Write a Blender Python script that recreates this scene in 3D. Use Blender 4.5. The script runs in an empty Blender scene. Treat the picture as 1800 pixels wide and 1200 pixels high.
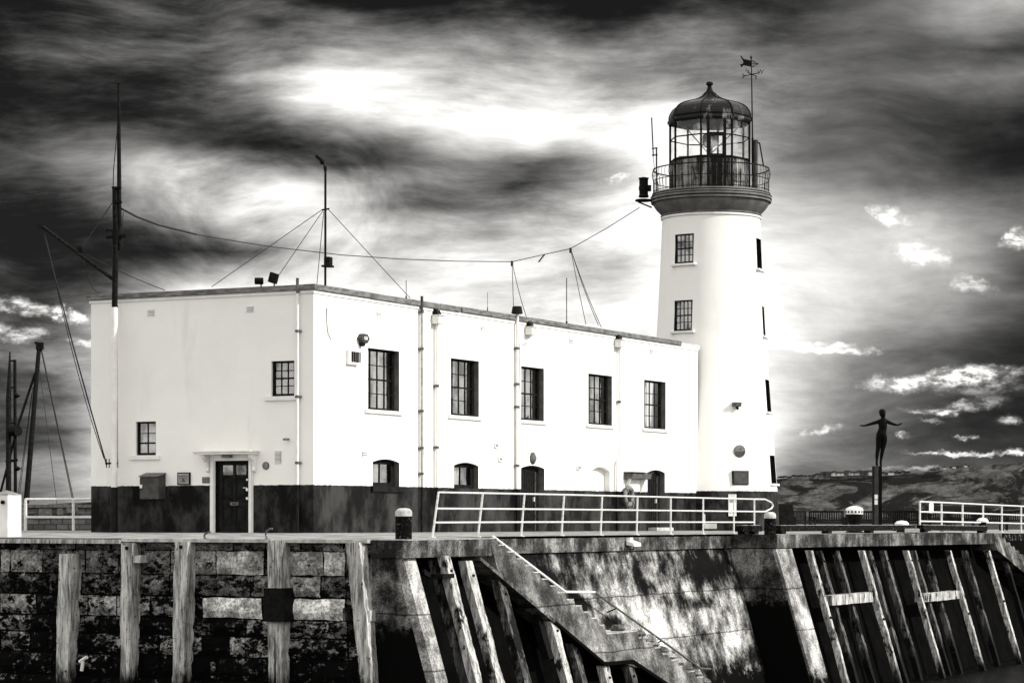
import bpy, bmesh, math, random
from mathutils import Vector, Matrix, noise
random.seed(7)
sc = bpy.context.scene
COL = sc.collection
R = math.radians

# ------------------------------------------------------------------ camera
CX, CY, CZ = 36.95, -59.71, .445
FV = (-.4574, .8893); RV = (.8893, .4574); FL = 4400.0
cam = bpy.data.cameras.new('camera'); camo = bpy.data.objects.new('camera', cam); COL.objects.link(camo)
camo.location = (CX, CY, CZ); camo.rotation_euler = (R(90), 0, math.atan2(.4574, .8893))
cam.sensor_width = 36; cam.lens = 36 * FL / 1800; cam.shift_y = (908 - 600) / 1800
cam.clip_start = 1; cam.clip_end = 60000
sc.camera = camo

def ray(px, py):
    u = (px - 900) / FL
    return (FV[0] + u * RV[0], FV[1] + u * RV[1], (908 - py) / FL)
def at(px, py, t):
    d = ray(px, py); return Vector((CX + t * d[0], CY + t * d[1], CZ + t * d[2]))
def onx(px, py, x=0., b=0.):      # point of a real wall plane x = x0 - b z
    d = ray(px, py); return at(px, py, (x - b * CZ - CX) / (d[0] + b * d[2]))
def ony(px, py, y=0.):
    d = ray(px, py); return at(px, py, (y - CY) / d[1])

# ------------------------------------------------------------------ view, world, sun
sc.view_settings.view_transform = 'Standard'; sc.view_settings.look = 'None'
sc.view_settings.exposure = 0.4; sc.view_settings.gamma = 1; sc.view_settings.use_curve_mapping = False
SUN_EL, SUN_AZ = 33., 12.      # azimuth of the sun measured from +x towards +y
world = bpy.data.worlds.new('World'); sc.world = world; world.use_nodes = True
def build_world():
    nt = world.node_tree; N = nt.nodes; L = nt.links
    for n in list(N): N.remove(n)
    def nd(t, **k):
        n = N.new(t)
        for a, b in k.items(): setattr(n, a, b)
        return n
    def val(x, sock):
        if isinstance(x, (int, float)): sock.default_value = x
        else: L.new(x, sock)
    def m(op, a, b=0., c=None, clamp=False):
        n = nd('ShaderNodeMath', operation=op, use_clamp=clamp)
        val(a, n.inputs[0]); val(b, n.inputs[1])
        if c is not None: val(c, n.inputs[2])
        return n.outputs[0]
    def vm(op, a, b=None):
        n = nd('ShaderNodeVectorMath', operation=op)
        L.new(a, n.inputs[0])
        if b is not None:
            if isinstance(b, tuple): n.inputs[1].default_value = b
            else: L.new(b, n.inputs[1])
        return n
    tc = nd('ShaderNodeTexCoord'); d = tc.outputs['Generated']
    fw = vm('DOT_PRODUCT', d, (FV[0], FV[1], 0)).outputs['Value']
    rt = vm('DOT_PRODUCT', d, (RV[0], RV[1], 0)).outputs['Value']
    up = vm('DOT_PRODUCT', d, (0, 0, 1)).outputs['Value']
    fc = m('MAXIMUM', fw, .08)
    # bearings of the cloud pattern in the sky (tangents of azimuth and elevation)
    hx = m('ADD', m('MULTIPLY', m('DIVIDE', rt, fc), 4.4), .9)
    hy = m('SUBTRACT', .908, m('MULTIPLY', m('DIVIDE', up, fc), 4.4))
    cb = nd('ShaderNodeCombineXYZ'); L.new(hx, cb.inputs[0]); L.new(hy, cb.inputs[1]); P = cb.outputs[0]
    def noi(vec, sc_, det, rough, loc=(0, 0, 0), rz=0., scl=(1, 1, 1), dist=0.):
        mp = nd('ShaderNodeMapping'); L.new(vec, mp.inputs[0])
        mp.inputs[1].default_value = loc; mp.inputs[2].default_value = (0, 0, rz); mp.inputs[3].default_value = scl
        t = nd('ShaderNodeTexNoise'); L.new(mp.outputs[0], t.inputs['Vector'])
        t.inputs['Scale'].default_value = sc_; t.inputs['Detail'].default_value = det
        t.inputs['Roughness'].default_value = rough; t.inputs['Distortion'].default_value = dist
        return t
    def warp(vec, t, amt):
        s = vm('SUBTRACT', t.outputs['Color'], (.5, .5, .5)).outputs[0]
        n = nd('ShaderNodeVectorMath', operation='MULTIPLY_ADD')
        L.new(s, n.inputs[0]); n.inputs[1].default_value = amt; L.new(vec, n.inputs[2])
        return n.outputs[0]
    PW = warp(P, noi(P, 5, 2, .45, (3, 1, 0)), (.085, .045, 0))
    PW = warp(PW, noi(P, 14, 4, .6, (1, 7, 0), R(-15), (.6, 1.6, 1)), (.05, .018, 0))
    PS = warp(P, noi(P, 3.5, 1, .4, (9, 1, 0)), (.16, .08, 0))
    PC = warp(P, noi(P, 20, 6, .68, (5, 2, 0)), (.12, .040, 0))
    def blob(vec, cx, cy, rx, ry, ang, amp, inner=0.):
        mp = nd('ShaderNodeMapping', vector_type='TEXTURE'); L.new(vec, mp.inputs[0])
        mp.inputs[1].default_value = (cx, cy, 0); mp.inputs[2].default_value = (0, 0, R(ang)); mp.inputs[3].default_value = (rx, ry, 1)
        ln = vm('LENGTH', mp.outputs[0]).outputs['Value']
        mr = nd('ShaderNodeMapRange', interpolation_type='SMOOTHSTEP')
        L.new(ln, mr.inputs[0]); mr.inputs[1].default_value = inner; mr.inputs[2].default_value = 1.
        mr.inputs[3].default_value = amp; mr.inputs[4].default_value = 0.
        return mr.outputs[0]
    # cloud deck brightness, with a glow painted in round roofline and tower: rows of brightness by height, columns by bearing
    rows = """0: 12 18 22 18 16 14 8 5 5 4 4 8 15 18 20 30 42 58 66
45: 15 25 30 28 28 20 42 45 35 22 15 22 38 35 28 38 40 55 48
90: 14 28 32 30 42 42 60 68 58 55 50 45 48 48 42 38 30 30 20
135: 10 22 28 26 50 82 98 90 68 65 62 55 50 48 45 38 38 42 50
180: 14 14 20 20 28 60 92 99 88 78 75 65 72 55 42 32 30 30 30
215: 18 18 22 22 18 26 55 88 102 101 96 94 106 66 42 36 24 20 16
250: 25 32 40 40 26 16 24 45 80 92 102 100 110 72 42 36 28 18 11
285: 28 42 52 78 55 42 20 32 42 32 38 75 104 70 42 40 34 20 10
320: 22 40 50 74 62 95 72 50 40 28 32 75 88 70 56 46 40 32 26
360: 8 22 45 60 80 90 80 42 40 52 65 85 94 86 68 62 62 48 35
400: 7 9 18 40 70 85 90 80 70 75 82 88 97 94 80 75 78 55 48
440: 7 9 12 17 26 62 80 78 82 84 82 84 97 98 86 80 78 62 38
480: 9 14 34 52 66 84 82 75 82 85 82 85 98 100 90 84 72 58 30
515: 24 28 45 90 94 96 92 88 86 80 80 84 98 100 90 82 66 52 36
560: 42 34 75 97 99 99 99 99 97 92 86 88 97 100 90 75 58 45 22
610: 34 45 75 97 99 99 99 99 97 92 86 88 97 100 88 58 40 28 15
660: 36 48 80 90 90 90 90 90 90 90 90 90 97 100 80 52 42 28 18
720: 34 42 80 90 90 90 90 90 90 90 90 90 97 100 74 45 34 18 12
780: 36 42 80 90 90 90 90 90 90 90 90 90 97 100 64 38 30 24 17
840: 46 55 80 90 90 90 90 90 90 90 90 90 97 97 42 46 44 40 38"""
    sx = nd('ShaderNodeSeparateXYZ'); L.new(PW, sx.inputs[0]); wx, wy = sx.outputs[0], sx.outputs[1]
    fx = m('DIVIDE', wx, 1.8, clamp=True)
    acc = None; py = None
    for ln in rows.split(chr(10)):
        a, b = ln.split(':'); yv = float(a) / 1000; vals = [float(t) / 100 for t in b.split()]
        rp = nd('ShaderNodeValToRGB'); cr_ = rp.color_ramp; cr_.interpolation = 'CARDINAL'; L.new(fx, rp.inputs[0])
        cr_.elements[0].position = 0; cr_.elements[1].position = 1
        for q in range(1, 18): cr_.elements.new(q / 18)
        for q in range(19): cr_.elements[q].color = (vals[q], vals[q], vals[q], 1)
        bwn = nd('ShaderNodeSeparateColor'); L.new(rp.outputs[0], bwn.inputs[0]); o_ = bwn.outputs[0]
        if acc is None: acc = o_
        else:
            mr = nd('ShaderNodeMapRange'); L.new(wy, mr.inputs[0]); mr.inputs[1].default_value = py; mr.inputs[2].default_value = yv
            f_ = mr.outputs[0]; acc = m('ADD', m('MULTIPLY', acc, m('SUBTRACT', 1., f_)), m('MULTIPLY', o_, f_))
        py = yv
    def two(rz, loc):      # a coarse and a fibrous octave set lying along one wind direction
        a_ = noi(PS, 4.5, 5, .55, loc, R(rz), (.75, 2.4, 1)).outputs['Fac']; b_ = noi(PS, 14, 8, .68, loc, R(rz * 1.15), (.42, 2.2, 1)).outputs['Fac']
        return m('ADD', m('MULTIPLY', a_, .58), m('MULTIPLY', b_, .42))
    n1 = two(-15, (0, 0, 0)); n1b = two(22, (7, 3, 0))
    # curling wisps round one eddy of the cloud deck
    sp = nd('ShaderNodeSeparateXYZ'); L.new(PS, sp.inputs[0]); ex = m('SUBTRACT', sp.outputs[0], .46); ey = m('MULTIPLY', m('SUBTRACT', sp.outputs[1], .37), 1.7)
    er = m('SQRT', m('ADD', m('MULTIPLY', ex, ex), m('MULTIPLY', ey, ey))); ea = m('ARCTAN2', ey, ex)
    rr_ = m('MINIMUM', m('MULTIPLY', er, 1.5), .35); ce = nd('ShaderNodeCombineXYZ'); L.new(m('MULTIPLY', m('COSINE', ea), rr_), ce.inputs[0]); L.new(m('MULTIPLY', m('SINE', ea), rr_), ce.inputs[1]); L.new(m('ADD', m('MULTIPLY', er, 3.2), m('MULTIPLY', m('COSINE', ea), .15)), ce.inputs[2])
    n1c = m('ADD', m('MULTIPLY', noi(ce.outputs[0], 4.0, 5, .58).outputs['Fac'], .65), m('MULTIPLY', noi(ce.outputs[0], 11, 5, .6).outputs['Fac'], .35))
    ew = nd('ShaderNodeMapRange', interpolation_type='SMOOTHSTEP'); L.new(er, ew.inputs[0]); ew.inputs[1].default_value = .18; ew.inputs[2].default_value = .36; ew.inputs[3].default_value = 1; ew.inputs[4].default_value = 0
    e2 = nd('ShaderNodeMapRange', interpolation_type='SMOOTHSTEP'); L.new(er, e2.inputs[0]); e2.inputs[1].default_value = .05; e2.inputs[2].default_value = .16; e2.inputs[3].default_value = 0; e2.inputs[4].default_value = .6
    eww = m('MULTIPLY', ew.outputs[0], e2.outputs[0])
    n2 = noi(PS, 30, 4, .55, (4, 0, 0), R(15), (.6, 1.7, 1), .0).outputs['Fac']
    mr = nd('ShaderNodeMapRange'); L.new(wy, mr.inputs[0]); mr.inputs[1].default_value = .2; mr.inputs[2].default_value = .34
    nn = m('ADD', m('MULTIPLY', n1, m('SUBTRACT', 1., mr.outputs[0])), m('MULTIPLY', n1b, mr.outputs[0]))
    nn = m('ADD', m('MULTIPLY', nn, m('SUBTRACT', 1., eww)), m('MULTIPLY', n1c, eww))
    fad = nd('ShaderNodeMapRange'); L.new(hx, fad.inputs[0]); fad.inputs[1].default_value = 1.2; fad.inputs[2].default_value = 1.5; fad.inputs[3].default_value = 1; fad.inputs[4].default_value = .32
    acc = m('ADD', acc, m('MULTIPLY', m('MULTIPLY', m('SUBTRACT', nn, .5), 1.25), fad.outputs[0]))
    acc = m('ADD', acc, m('MULTIPLY', m('SUBTRACT', n2, .5), .14))
    acc = m('ADD', m('MULTIPLY', m('SUBTRACT', acc, .5), 1.15), .53)
    acc = m('MAXIMUM', acc, .045)
    crisp = [   # small bright cumulus low over the horizon
        (1.69, .660, .15, .020, -6, .75, .3), (1.57, .676, .07, .020, 4, .65, .2), (1.72, .682, .12, .018, 0, .35, .2), (1.70, .712, .10, .017, -10, .5, .2), (1.64, .722, .06, .008, 0, .4, .3),
        (1.77, .738, .034, .011, 0, .6, .3), (1.70, .768, .024, .008, 0, .6, .3), (1.585, .768, .022, .010, 0, .65, .3), (1.447, .755, .035, .010, -12, .35, .2),
        (1.70, .797, .14, .0055, 1, .6, .4), (1.785, .797, .03, .010, 0, .5, .3), (1.46, .612, .12, .014, 2, .5, .3), (1.56, .378, .05, .022, 20, .4, .2),
        (1.62, .447, .07, .028, 12, .34, .1), (1.71, .50, .05, .022, 10, .34, .1), (1.79, .42, .03, .025, 0, .6, .2), (1.60, .822, .09, .005, 1, .3, .3),
        (1.08, .315, .035, .012, -12, .35, .2), (.05, .542, .10, .020, 8, .60, .3), (.12, .555, .05, .014, 15, .6, .3), (.03, .585, .08, .020, 5, .5, .3),
        (.15, .600, .03, .010, 0, .35, .2), (1.64, .74, .03, .006, 0, .3, .3), (1.74, .67, .10, .012, 0, .2, .3)]
    cr = 0.
    for b in crisp: cr = m('ADD', cr, blob(PC, *b))
    n3 = noi(P, 34, 6, .62, (2, 3, 0), R(6), (1, 2.2, 1)).outputs['Fac']
    k3 = nd('ShaderNodeMapRange', interpolation_type='SMOOTHSTEP'); L.new(n3, k3.inputs[0]); k3.inputs[1].default_value = .36; k3.inputs[2].default_value = .62; k3.inputs[3].default_value = .25; k3.inputs[4].default_value = 1.2
    cr = m('MULTIPLY', cr, k3.outputs[0])
    acc = m('ADD', acc, cr)
    acc = m('MINIMUM', acc, 1.03)
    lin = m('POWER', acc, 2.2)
    # towards the zenith and behind the photograph's view: an even bright overcast, added as fill light for the shaded front wall
    el = nd('ShaderNodeMapRange', interpolation_type='SMOOTHSTEP'); L.new(up, el.inputs[0])
    el.inputs[1].default_value = .215; el.inputs[2].default_value = .42; el.inputs[3].default_value = 0; el.inputs[4].default_value = 1
    fr = nd('ShaderNodeMapRange', interpolation_type='SMOOTHSTEP'); L.new(fw, fr.inputs[0])
    fr.inputs[1].default_value = .92; fr.inputs[2].default_value = .65; fr.inputs[3].default_value = 0; fr.inputs[4].default_value = 1
    far = m('MAXIMUM', el.outputs[0], fr.outputs[0])
    back = m('ADD', .95, m('MULTIPLY', noi(d, 3, 5, .55).outputs['Fac'], .8))
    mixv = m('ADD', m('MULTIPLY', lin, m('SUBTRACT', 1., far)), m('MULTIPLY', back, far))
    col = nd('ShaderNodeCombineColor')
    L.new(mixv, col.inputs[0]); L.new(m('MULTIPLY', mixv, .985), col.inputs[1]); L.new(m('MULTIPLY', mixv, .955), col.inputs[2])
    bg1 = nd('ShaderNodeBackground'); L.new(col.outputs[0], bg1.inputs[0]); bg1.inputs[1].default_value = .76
    sky = nd('ShaderNodeTexSky', sky_type='NISHITA'); sky.sun_disc = False
    sky.sun_elevation = R(SUN_EL); sky.sun_rotation = R(90 - SUN_AZ)
    bw = nd('ShaderNodeRGBToBW'); L.new(sky.outputs[0], bw.inputs[0])
    bg2 = nd('ShaderNodeBackground'); L.new(m('MULTIPLY', bw.outputs[0], .05), bg2.inputs[0]); bg2.inputs[1].default_value = .05
    ad = nd('ShaderNodeAddShader'); L.new(bg1.outputs[0], ad.inputs[0]); L.new(bg2.outputs[0], ad.inputs[1])
    out = nd('ShaderNodeOutputWorld'); L.new(ad.outputs[0], out.inputs[0])
build_world()
sd = bpy.data.lights.new('sun', 'SUN'); sd.energy = 3.4; sd.angle = R(.6); sd.color = (1, .985, .95)
so = bpy.data.objects.new('sun', sd); COL.objects.link(so); so.location = (60, 0, 60)
sv = Vector((math.cos(R(SUN_EL)) * math.cos(R(SUN_AZ)), math.cos(R(SUN_EL)) * math.sin(R(SUN_AZ)), math.sin(R(SUN_EL))))
so.rotation_euler = sv.to_track_quat('Z', 'Y').to_euler()

# ------------------------------------------------------------------ mesh helpers
WL = {}   # world locations of roots and parts
def tag(o, label=None, cat=None, group=None, kind=None):
    if label: o['label'] = label
    if cat: o['category'] = cat
    if group: o['group'] = group
    if kind: o['kind'] = kind
    return o
def thing(name, loc, label, cat, group=None, kind=None):
    o = bpy.data.objects.new(name, None); COL.objects.link(o); o.location = loc; o.empty_display_size = .2
    WL[o] = Vector(loc); return tag(o, label, cat, group, kind)
class MB:
    def __init__(s): s.v = []; s.f = []; s.tone = None
    def face(s, pts, tone=None):
        i = len(s.v); s.v += [Vector(p) for p in pts]; s.f.append(list(range(i, i + len(pts))))
    def box(s, x0, x1, y0, y1, z0, z1):
        return s.obox(Vector((x0, y0, z0)), Vector((x1 - x0, 0, 0)), Vector((0, y1 - y0, 0)), Vector((0, 0, z1 - z0)))
    def obox(s, o, a, b, c):
        o = Vector(o); i = len(s.v)
        s.v += [o, o + a, o + a + b, o + b, o + c, o + a + c, o + a + b + c, o + b + c]
        s.f += [[i + k for k in q] for q in ((0, 3, 2, 1), (4, 5, 6, 7), (0, 1, 5, 4), (1, 2, 6, 5), (2, 3, 7, 6), (3, 0, 4, 7))]
        return s
    def cbox(s, c, a, b, d):   # centred box with full-size axis vectors
        return s.obox(Vector(c) - (a + b + d) / 2, a, b, d)
    def tube(s, p, q, r, n=8, r2=None, cap=True):
        p = Vector(p); q = Vector(q); r2 = r if r2 is None else r2
        d = (q - p).normalized(); a = d.orthogonal().normalized(); b = d.cross(a); i = len(s.v)
        for P, rr in ((p, r), (q, r2)):
            for k in range(n):
                t = 2 * math.pi * k / n; s.v.append(P + (a * math.cos(t) + b * math.sin(t)) * rr)
        for k in range(n): s.f.append([i + k, i + (k + 1) % n, i + n + (k + 1) % n, i + n + k])
        if cap: s.f.append([i + k for k in range(n)][::-1]); s.f.append([i + n + k for k in range(n)])
        return s
    def path(s, pts, r, n=6):
        for a, b in zip(pts[:-1], pts[1:]): s.tube(a, b, r, n)
        return s
    def lathe(s, c, prof, n=32, a0=0., capb=True, capt=True):
        i = len(s.v); m = len(prof)
        for (r, z) in prof:
            for k in range(n):
                t = a0 + 2 * math.pi * k / n; s.v.append(Vector((c[0] + r * math.cos(t), c[1] + r * math.sin(t), c[2] + z)))
        for j in range(m - 1):
            for k in range(n):
                s.f.append([i + j * n + k, i + j * n + (k + 1) % n, i + (j + 1) * n + (k + 1) % n, i + (j + 1) * n + k])
        if capb: s.f.append([i + k for k in range(n)][::-1])
        if capt: s.f.append([i + (m - 1) * n + k for k in range(n)])
        return s
    def prism(s, poly, ext):  # planar polygon extruded by vector
        n = len(poly); i = len(s.v); ext = Vector(ext)
        s.v += [Vector(p) for p in poly] + [Vector(p) + ext for p in poly]
        s.f.append(list(range(i, i + n))); s.f.append([i + n + k for k in range(n)][::-1])
        for k in range(n): s.f.append([i + k, i + (k + 1) % n, i + n + (k + 1) % n, i + n + k])
        return s
    def build(s, name, mat, parent=None, smooth=False, bevel=0., **t):
        me = bpy.data.meshes.new(name)
        if parent is None:
            xs = [v.x for v in s.v]; ys = [v.y for v in s.v]; zs = [v.z for v in s.v]
            o0 = Vector(((min(xs) + max(xs)) / 2, (min(ys) + max(ys)) / 2, min(zs)))
        else: o0 = WL[parent]
        me.from_pydata([v - o0 for v in s.v], [], s.f)
        if s.tone:
            at_ = me.attributes.new('tone', 'FLOAT', 'FACE'); at_.data.foreach_set('value', s.tone)
        bm = bmesh.new(); bm.from_mesh(me)
        bmesh.ops.recalc_face_normals(bm, faces=bm.faces)
        if bevel: bmesh.ops.bevel(bm, geom=[e for e in bm.edges], offset=bevel, segments=2, affect='EDGES', clamp_overlap=True)
        if smooth:
            for f in bm.faces: f.smooth = True
            for e in bm.edges:
                if len(e.link_faces) == 2 and e.calc_face_angle(0) > .7: e.smooth = False
        bm.to_mesh(me); bm.free()
        me.materials.append(mat)
        o = bpy.data.objects.new(name, me); COL.objects.link(o)
        if parent is None: o.location = o0
        else: o.parent = parent
        WL[o] = Vector(o0) if parent is None else Vector(o0)
        tag(o, **t) if t else None
        return o
def copy_tree(o, loc=None, rz=None, parent=None):
    c = o.copy(); COL.objects.link(c)
    if parent is not None: c.parent = parent
    for ch in [k for k in ALLCH(o)]: copy_tree(ch, parent=c)
    if loc is not None: c.location = loc
    if rz is not None: c.rotation_euler = (0, 0, rz)
    return c
def ALLCH(o): return [k for k in bpy.data.objects if k.parent == o]
VX, VY, VZ = Vector((1, 0, 0)), Vector((0, 1, 0)), Vector((0, 0, 1))

# ------------------------------------------------------------------ materials
def newmat(name):
    m = bpy.data.materials.new(name); m.use_nodes = True; nt = m.node_tree
    return m, nt, nt.nodes, nt.links, nt.nodes['Principled BSDF']
def tint(c): return (c, c * .985, c * .945, 1)
class G:   # tiny node-graph helper
    def __init__(s, nt): s.N = nt.nodes; s.L = nt.links; s._pos = None
    def pos(s):
        if s._pos is None: s._pos = s.N.new('ShaderNodeNewGeometry').outputs['Position']
        return s._pos
    def sep(s):
        n = s.N.new('ShaderNodeSeparateXYZ'); s.L.new(s.pos(), n.inputs[0]); return n.outputs
    def put(s, x, sock):
        if isinstance(x, (int, float)): sock.default_value = x
        else: s.L.new(x, sock)
    def m(s, op, a, b=0., clamp=False):
        n = s.N.new('ShaderNodeMath'); n.operation = op; n.use_clamp = clamp
        s.put(a, n.inputs[0]); s.put(b, n.inputs[1]); return n.outputs[0]
    def noise(s, scale, det=6, rough=.6, scl=(1, 1, 1), loc=(0, 0, 0), dist=0., vec=None):
        mp = s.N.new('ShaderNodeMapping'); s.L.new(vec or s.pos(), mp.inputs[0])
        mp.inputs[1].default_value = loc; mp.inputs[3].default_value = scl
        t = s.N.new('ShaderNodeTexNoise'); s.L.new(mp.outputs[0], t.inputs['Vector'])
        t.inputs['Scale'].default_value = scale; t.inputs['Detail'].default_value = det
        t.inputs['Roughness'].default_value = rough; t.inputs['Distortion'].default_value = dist
        return t.outputs['Fac']
    def rng(s, x, a, b, c=0., d=1., smooth=True):
        n = s.N.new('ShaderNodeMapRange')
        if smooth: n.interpolation_type = 'SMOOTHSTEP'
        s.put(x, n.inputs[0]); n.inputs[1].default_value = a; n.inputs[2].default_value = b
        n.inputs[3].default_value = c; n.inputs[4].default_value = d; return n.outputs[0]
    def mix(s, f, a, b):   # scalar mix
        return s.m('ADD', s.m('MULTIPLY', a, s.m('SUBTRACT', 1., f)), s.m('MULTIPLY', b, f))
    def grey(s, v):
        n = s.N.new('ShaderNodeCombineColor'); s.put(v, n.inputs[0])
        s.L.new(s.m('MULTIPLY', v, .985), n.inputs[1]); s.L.new(s.m('MULTIPLY', v, .945), n.inputs[2]); return n.outputs[0]
    def bump(s, h, bs, strength=.3, dist=.02):
        n = s.N.new('ShaderNodeBump'); n.inputs['Strength'].default_value = strength; n.inputs['Distance'].default_value = dist
        s.L.new(h, n.inputs['Height']); s.L.new(n.outputs[0], bs.inputs['Normal'])
def mat(name, a, b=None, scale=6., rough=.6, bump=.15, scl=(1, 1, 1), lo=.35, hi=.65, metal=0., spec=.4, bd=.01):
    m, nt, N, L, bs = newmat(name); g = G(nt)
    b = a * .7 if b is None else b
    n = g.noise(scale, 7, .62, scl)
    L.new(g.grey(g.mix(g.rng(n, lo, hi), b, a)), bs.inputs['Base Color'])
    bs.inputs['Roughness'].default_value = rough; bs.inputs['Metallic'].default_value = metal
    bs.inputs['Specular IOR Level'].default_value = spec
    if bump: g.bump(g.noise(scale * 3, 5, .65, scl), bs, bump, bd)
    return m
M = {}
M['white'] = mat('white paint', .80, .70, 3, .5, .1)
M['black'] = mat('black paint', .014, .005, 5, .6, .15, spec=.06)
M['iron'] = mat('dark iron', .009, .003, 9, .6, .2, spec=.06)
M['darkwood'] = mat('dark stained timber', .016, .004, 8, .7, .3, (1, 1, 3), spec=.05)
M['grey'] = mat('weathered grey metal', .13, .06, 6, .5, .2, spec=.15)
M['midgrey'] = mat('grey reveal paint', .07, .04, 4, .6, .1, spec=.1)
M['lead'] = mat('lead coping', .20, .07, 3, .7, .3, (1, 1, 5))
M['rope'] = mat('rope', .02, .01, 20, .9, 0)
M['wire'] = mat('wire', .008, .005, 20, .6, 0)
M['baluster'] = mat('pale iron bars', .12, .02, 9, .6, .1, spec=.05)  # paler grey than the other ironwork so the bars read as sunlit
M['pipegrey'] = mat('weathered pipe paint', .42, .25, 5, .6, .1)
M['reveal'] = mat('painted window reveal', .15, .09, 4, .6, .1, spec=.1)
M['rail'] = mat('worn white rail paint', .66, .34, 14, .5, .2, lo=.30, hi=.50)
M['letters'] = mat('lettering', .02, .015, 20, .6, 0)
M['canvas'] = mat('ring buoy skin', .20, .12, 9, .6, .2)
M['bronze'] = mat('dark bronze', .004, .002, 6, .6, .1, spec=.04)
M['deckwood'] = mat('interior boards', .05, .02, 6, .8, .2)
M['curtain'] = mat('curtain cloth', .75, .45, 4, .9, .3, (6, 6, .4))
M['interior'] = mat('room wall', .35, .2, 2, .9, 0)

def wall_mat(name, zband, var):
    m, nt, N, L, bs = newmat(name); g = G(nt); x, y, z = g.sep()
    n1 = g.noise(.55, 5, .6); n2 = g.noise(7, 6, .65); nv = g.noise(1.3, 6, .6, (1, 1, .22))
    white = g.m('ADD', .82, g.m('MULTIPLY', g.m('SUBTRACT', n1, .5), -var))
    white = g.m('SUBTRACT', white, g.m('MULTIPLY', g.rng(nv, .55, .8), var * .6))
    bl = g.mix(g.rng(g.noise(1.1, 8, .68, (1, 1, .6)), .40, .64), .004, .042)
    bl = g.m('ADD', bl, g.m('MULTIPLY', g.rng(n2, .66, .74), .02))
    ed = g.m('ADD', z, g.m('MULTIPLY', g.m('SUBTRACT', n2, .5), .07))
    f = g.rng(ed, zband - .008, zband + .008, 0, 1, False)
    L.new(g.grey(g.mix(f, bl, white)), bs.inputs['Base Color'])
    L.new(g.mix(f, .42, .7), bs.inputs['Roughness']); bs.inputs['Specular IOR Level'].default_value = .05
    g.bump(g.m('ADD', g.noise(2.2, 4, .5), g.m('MULTIPLY', g.noise(28, 5, .7), .25)), bs, .35, .03)
    return m
M['wall'] = wall_mat('painted render', 1.345, .18)
M['tower'] = wall_mat('painted tower render', 1.42, .12)
M['cornice'] = mat('grey cornice paint', .15, .09, 2.5, .6, .15)

def glass_mat():
    m, nt, N, L, bs = newmat('window glass'); out = N['Material Output']; N.remove(bs)
    t = N.new('ShaderNodeBsdfTransparent'); t.inputs[0].default_value = (.75, .75, .75, 1)
    gl = N.new('ShaderNodeBsdfGlossy'); gl.inputs['Roughness'].default_value = .03; gl.inputs[0].default_value = (.9, .9, .88, 1)
    fr = N.new('ShaderNodeLayerWeight'); fr.inputs[0].default_value = .5
    g = G(nt); n = g.noise(1.6, 2, .5)
    b = N.new('ShaderNodeBump'); b.inputs['Strength'].default_value = .25; b.inputs['Distance'].default_value = .03
    L.new(n, b.inputs['Height']); L.new(b.outputs[0], gl.inputs['Normal'])
    mx = N.new('ShaderNodeMixShader'); L.new(g.m('ADD', g.m('MULTIPLY', g.m('POWER', fr.outputs['Facing'], 3.), .7), g.rng(g.noise(1.1, 4, .6), .38, .62, .06, .34)), mx.inputs[0]); L.new(t.outputs[0], mx.inputs[1]); L.new(gl.outputs[0], mx.inputs[2])
    L.new(mx.outputs[0], out.inputs[0]); return m
M['glass'] = glass_mat()
def clear_mat():
    m, nt, N, L, bs = newmat('lantern glass'); out = N['Material Output']; N.remove(bs)
    t = N.new('ShaderNodeBsdfTransparent'); t.inputs[0].default_value = (.99, .99, .99, 1)
    gl = N.new('ShaderNodeBsdfGlossy'); gl.inputs['Roughness'].default_value = .08
    mx = N.new('ShaderNodeMixShader'); mx.inputs[0].default_value = .12
    g = G(nt); L.new(g.rng(g.noise(2.2, 5, .6), .45, .7, .04, .34), mx.inputs[0])
    L.new(t.outputs[0], mx.inputs[1]); L.new(gl.outputs[0], mx.inputs[2]); L.new(mx.outputs[0], out.inputs[0]); return m
M['clear'] = clear_mat()

def timber_mat(name, pale, dark, zf, soft=.5, patch=.5):
    m, nt, N, L, bs = newmat(name); g = G(nt); x, y, z = g.sep()
    grain = g.noise(7, 8, .7, (1, 1, .13)); fine = g.noise(34, 6, .7, (1, 1, .07)); blot = g.noise(1.6, 7, .65, (1.2, 1.2, .7))
    c = g.mix(g.rng(grain, .36, .64), dark, pale)
    c = g.m('MULTIPLY', c, g.rng(fine, .33, .52, .22, 1.15))
    c = g.m('MULTIPLY', c, g.rng(g.noise(11, 3, .5), .28, .34, .1, 1.))
    zz = g.m('ADD', z, g.m('MULTIPLY', g.m('SUBTRACT', g.noise(3.5, 7, .7, (1, 1, .35)), .5), 1.6))
    f = g.rng(zz, zf - soft, zf + .12, 1, 0)
    f2 = g.rng(blot, patch, patch + .07, 0, .97)
    f = g.m('MAXIMUM', f, f2)
    L.new(g.grey(g.mix(f, c, .004)), bs.inputs['Base Color'])
    bs.inputs['Roughness'].default_value = .85; bs.inputs['Specular IOR Level'].default_value = .1
    g.bump(g.m('ADD', grain, g.m('MULTIPLY', fine, .5)), bs, .8, .04); return m
M['post'] = timber_mat('silvered fender timber', .58, .16, -3.15, .4, .70)
M['pile'] = timber_mat('battered pile timber', .62, .14, -4.3, .8, .555)
M['pilemid'] = timber_mat('stained pile timber', .15, .02, -3.6, .8, .50)
M['piledark'] = timber_mat('wet pile timber', .09, .03, -1.5, .5, .50)

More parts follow.
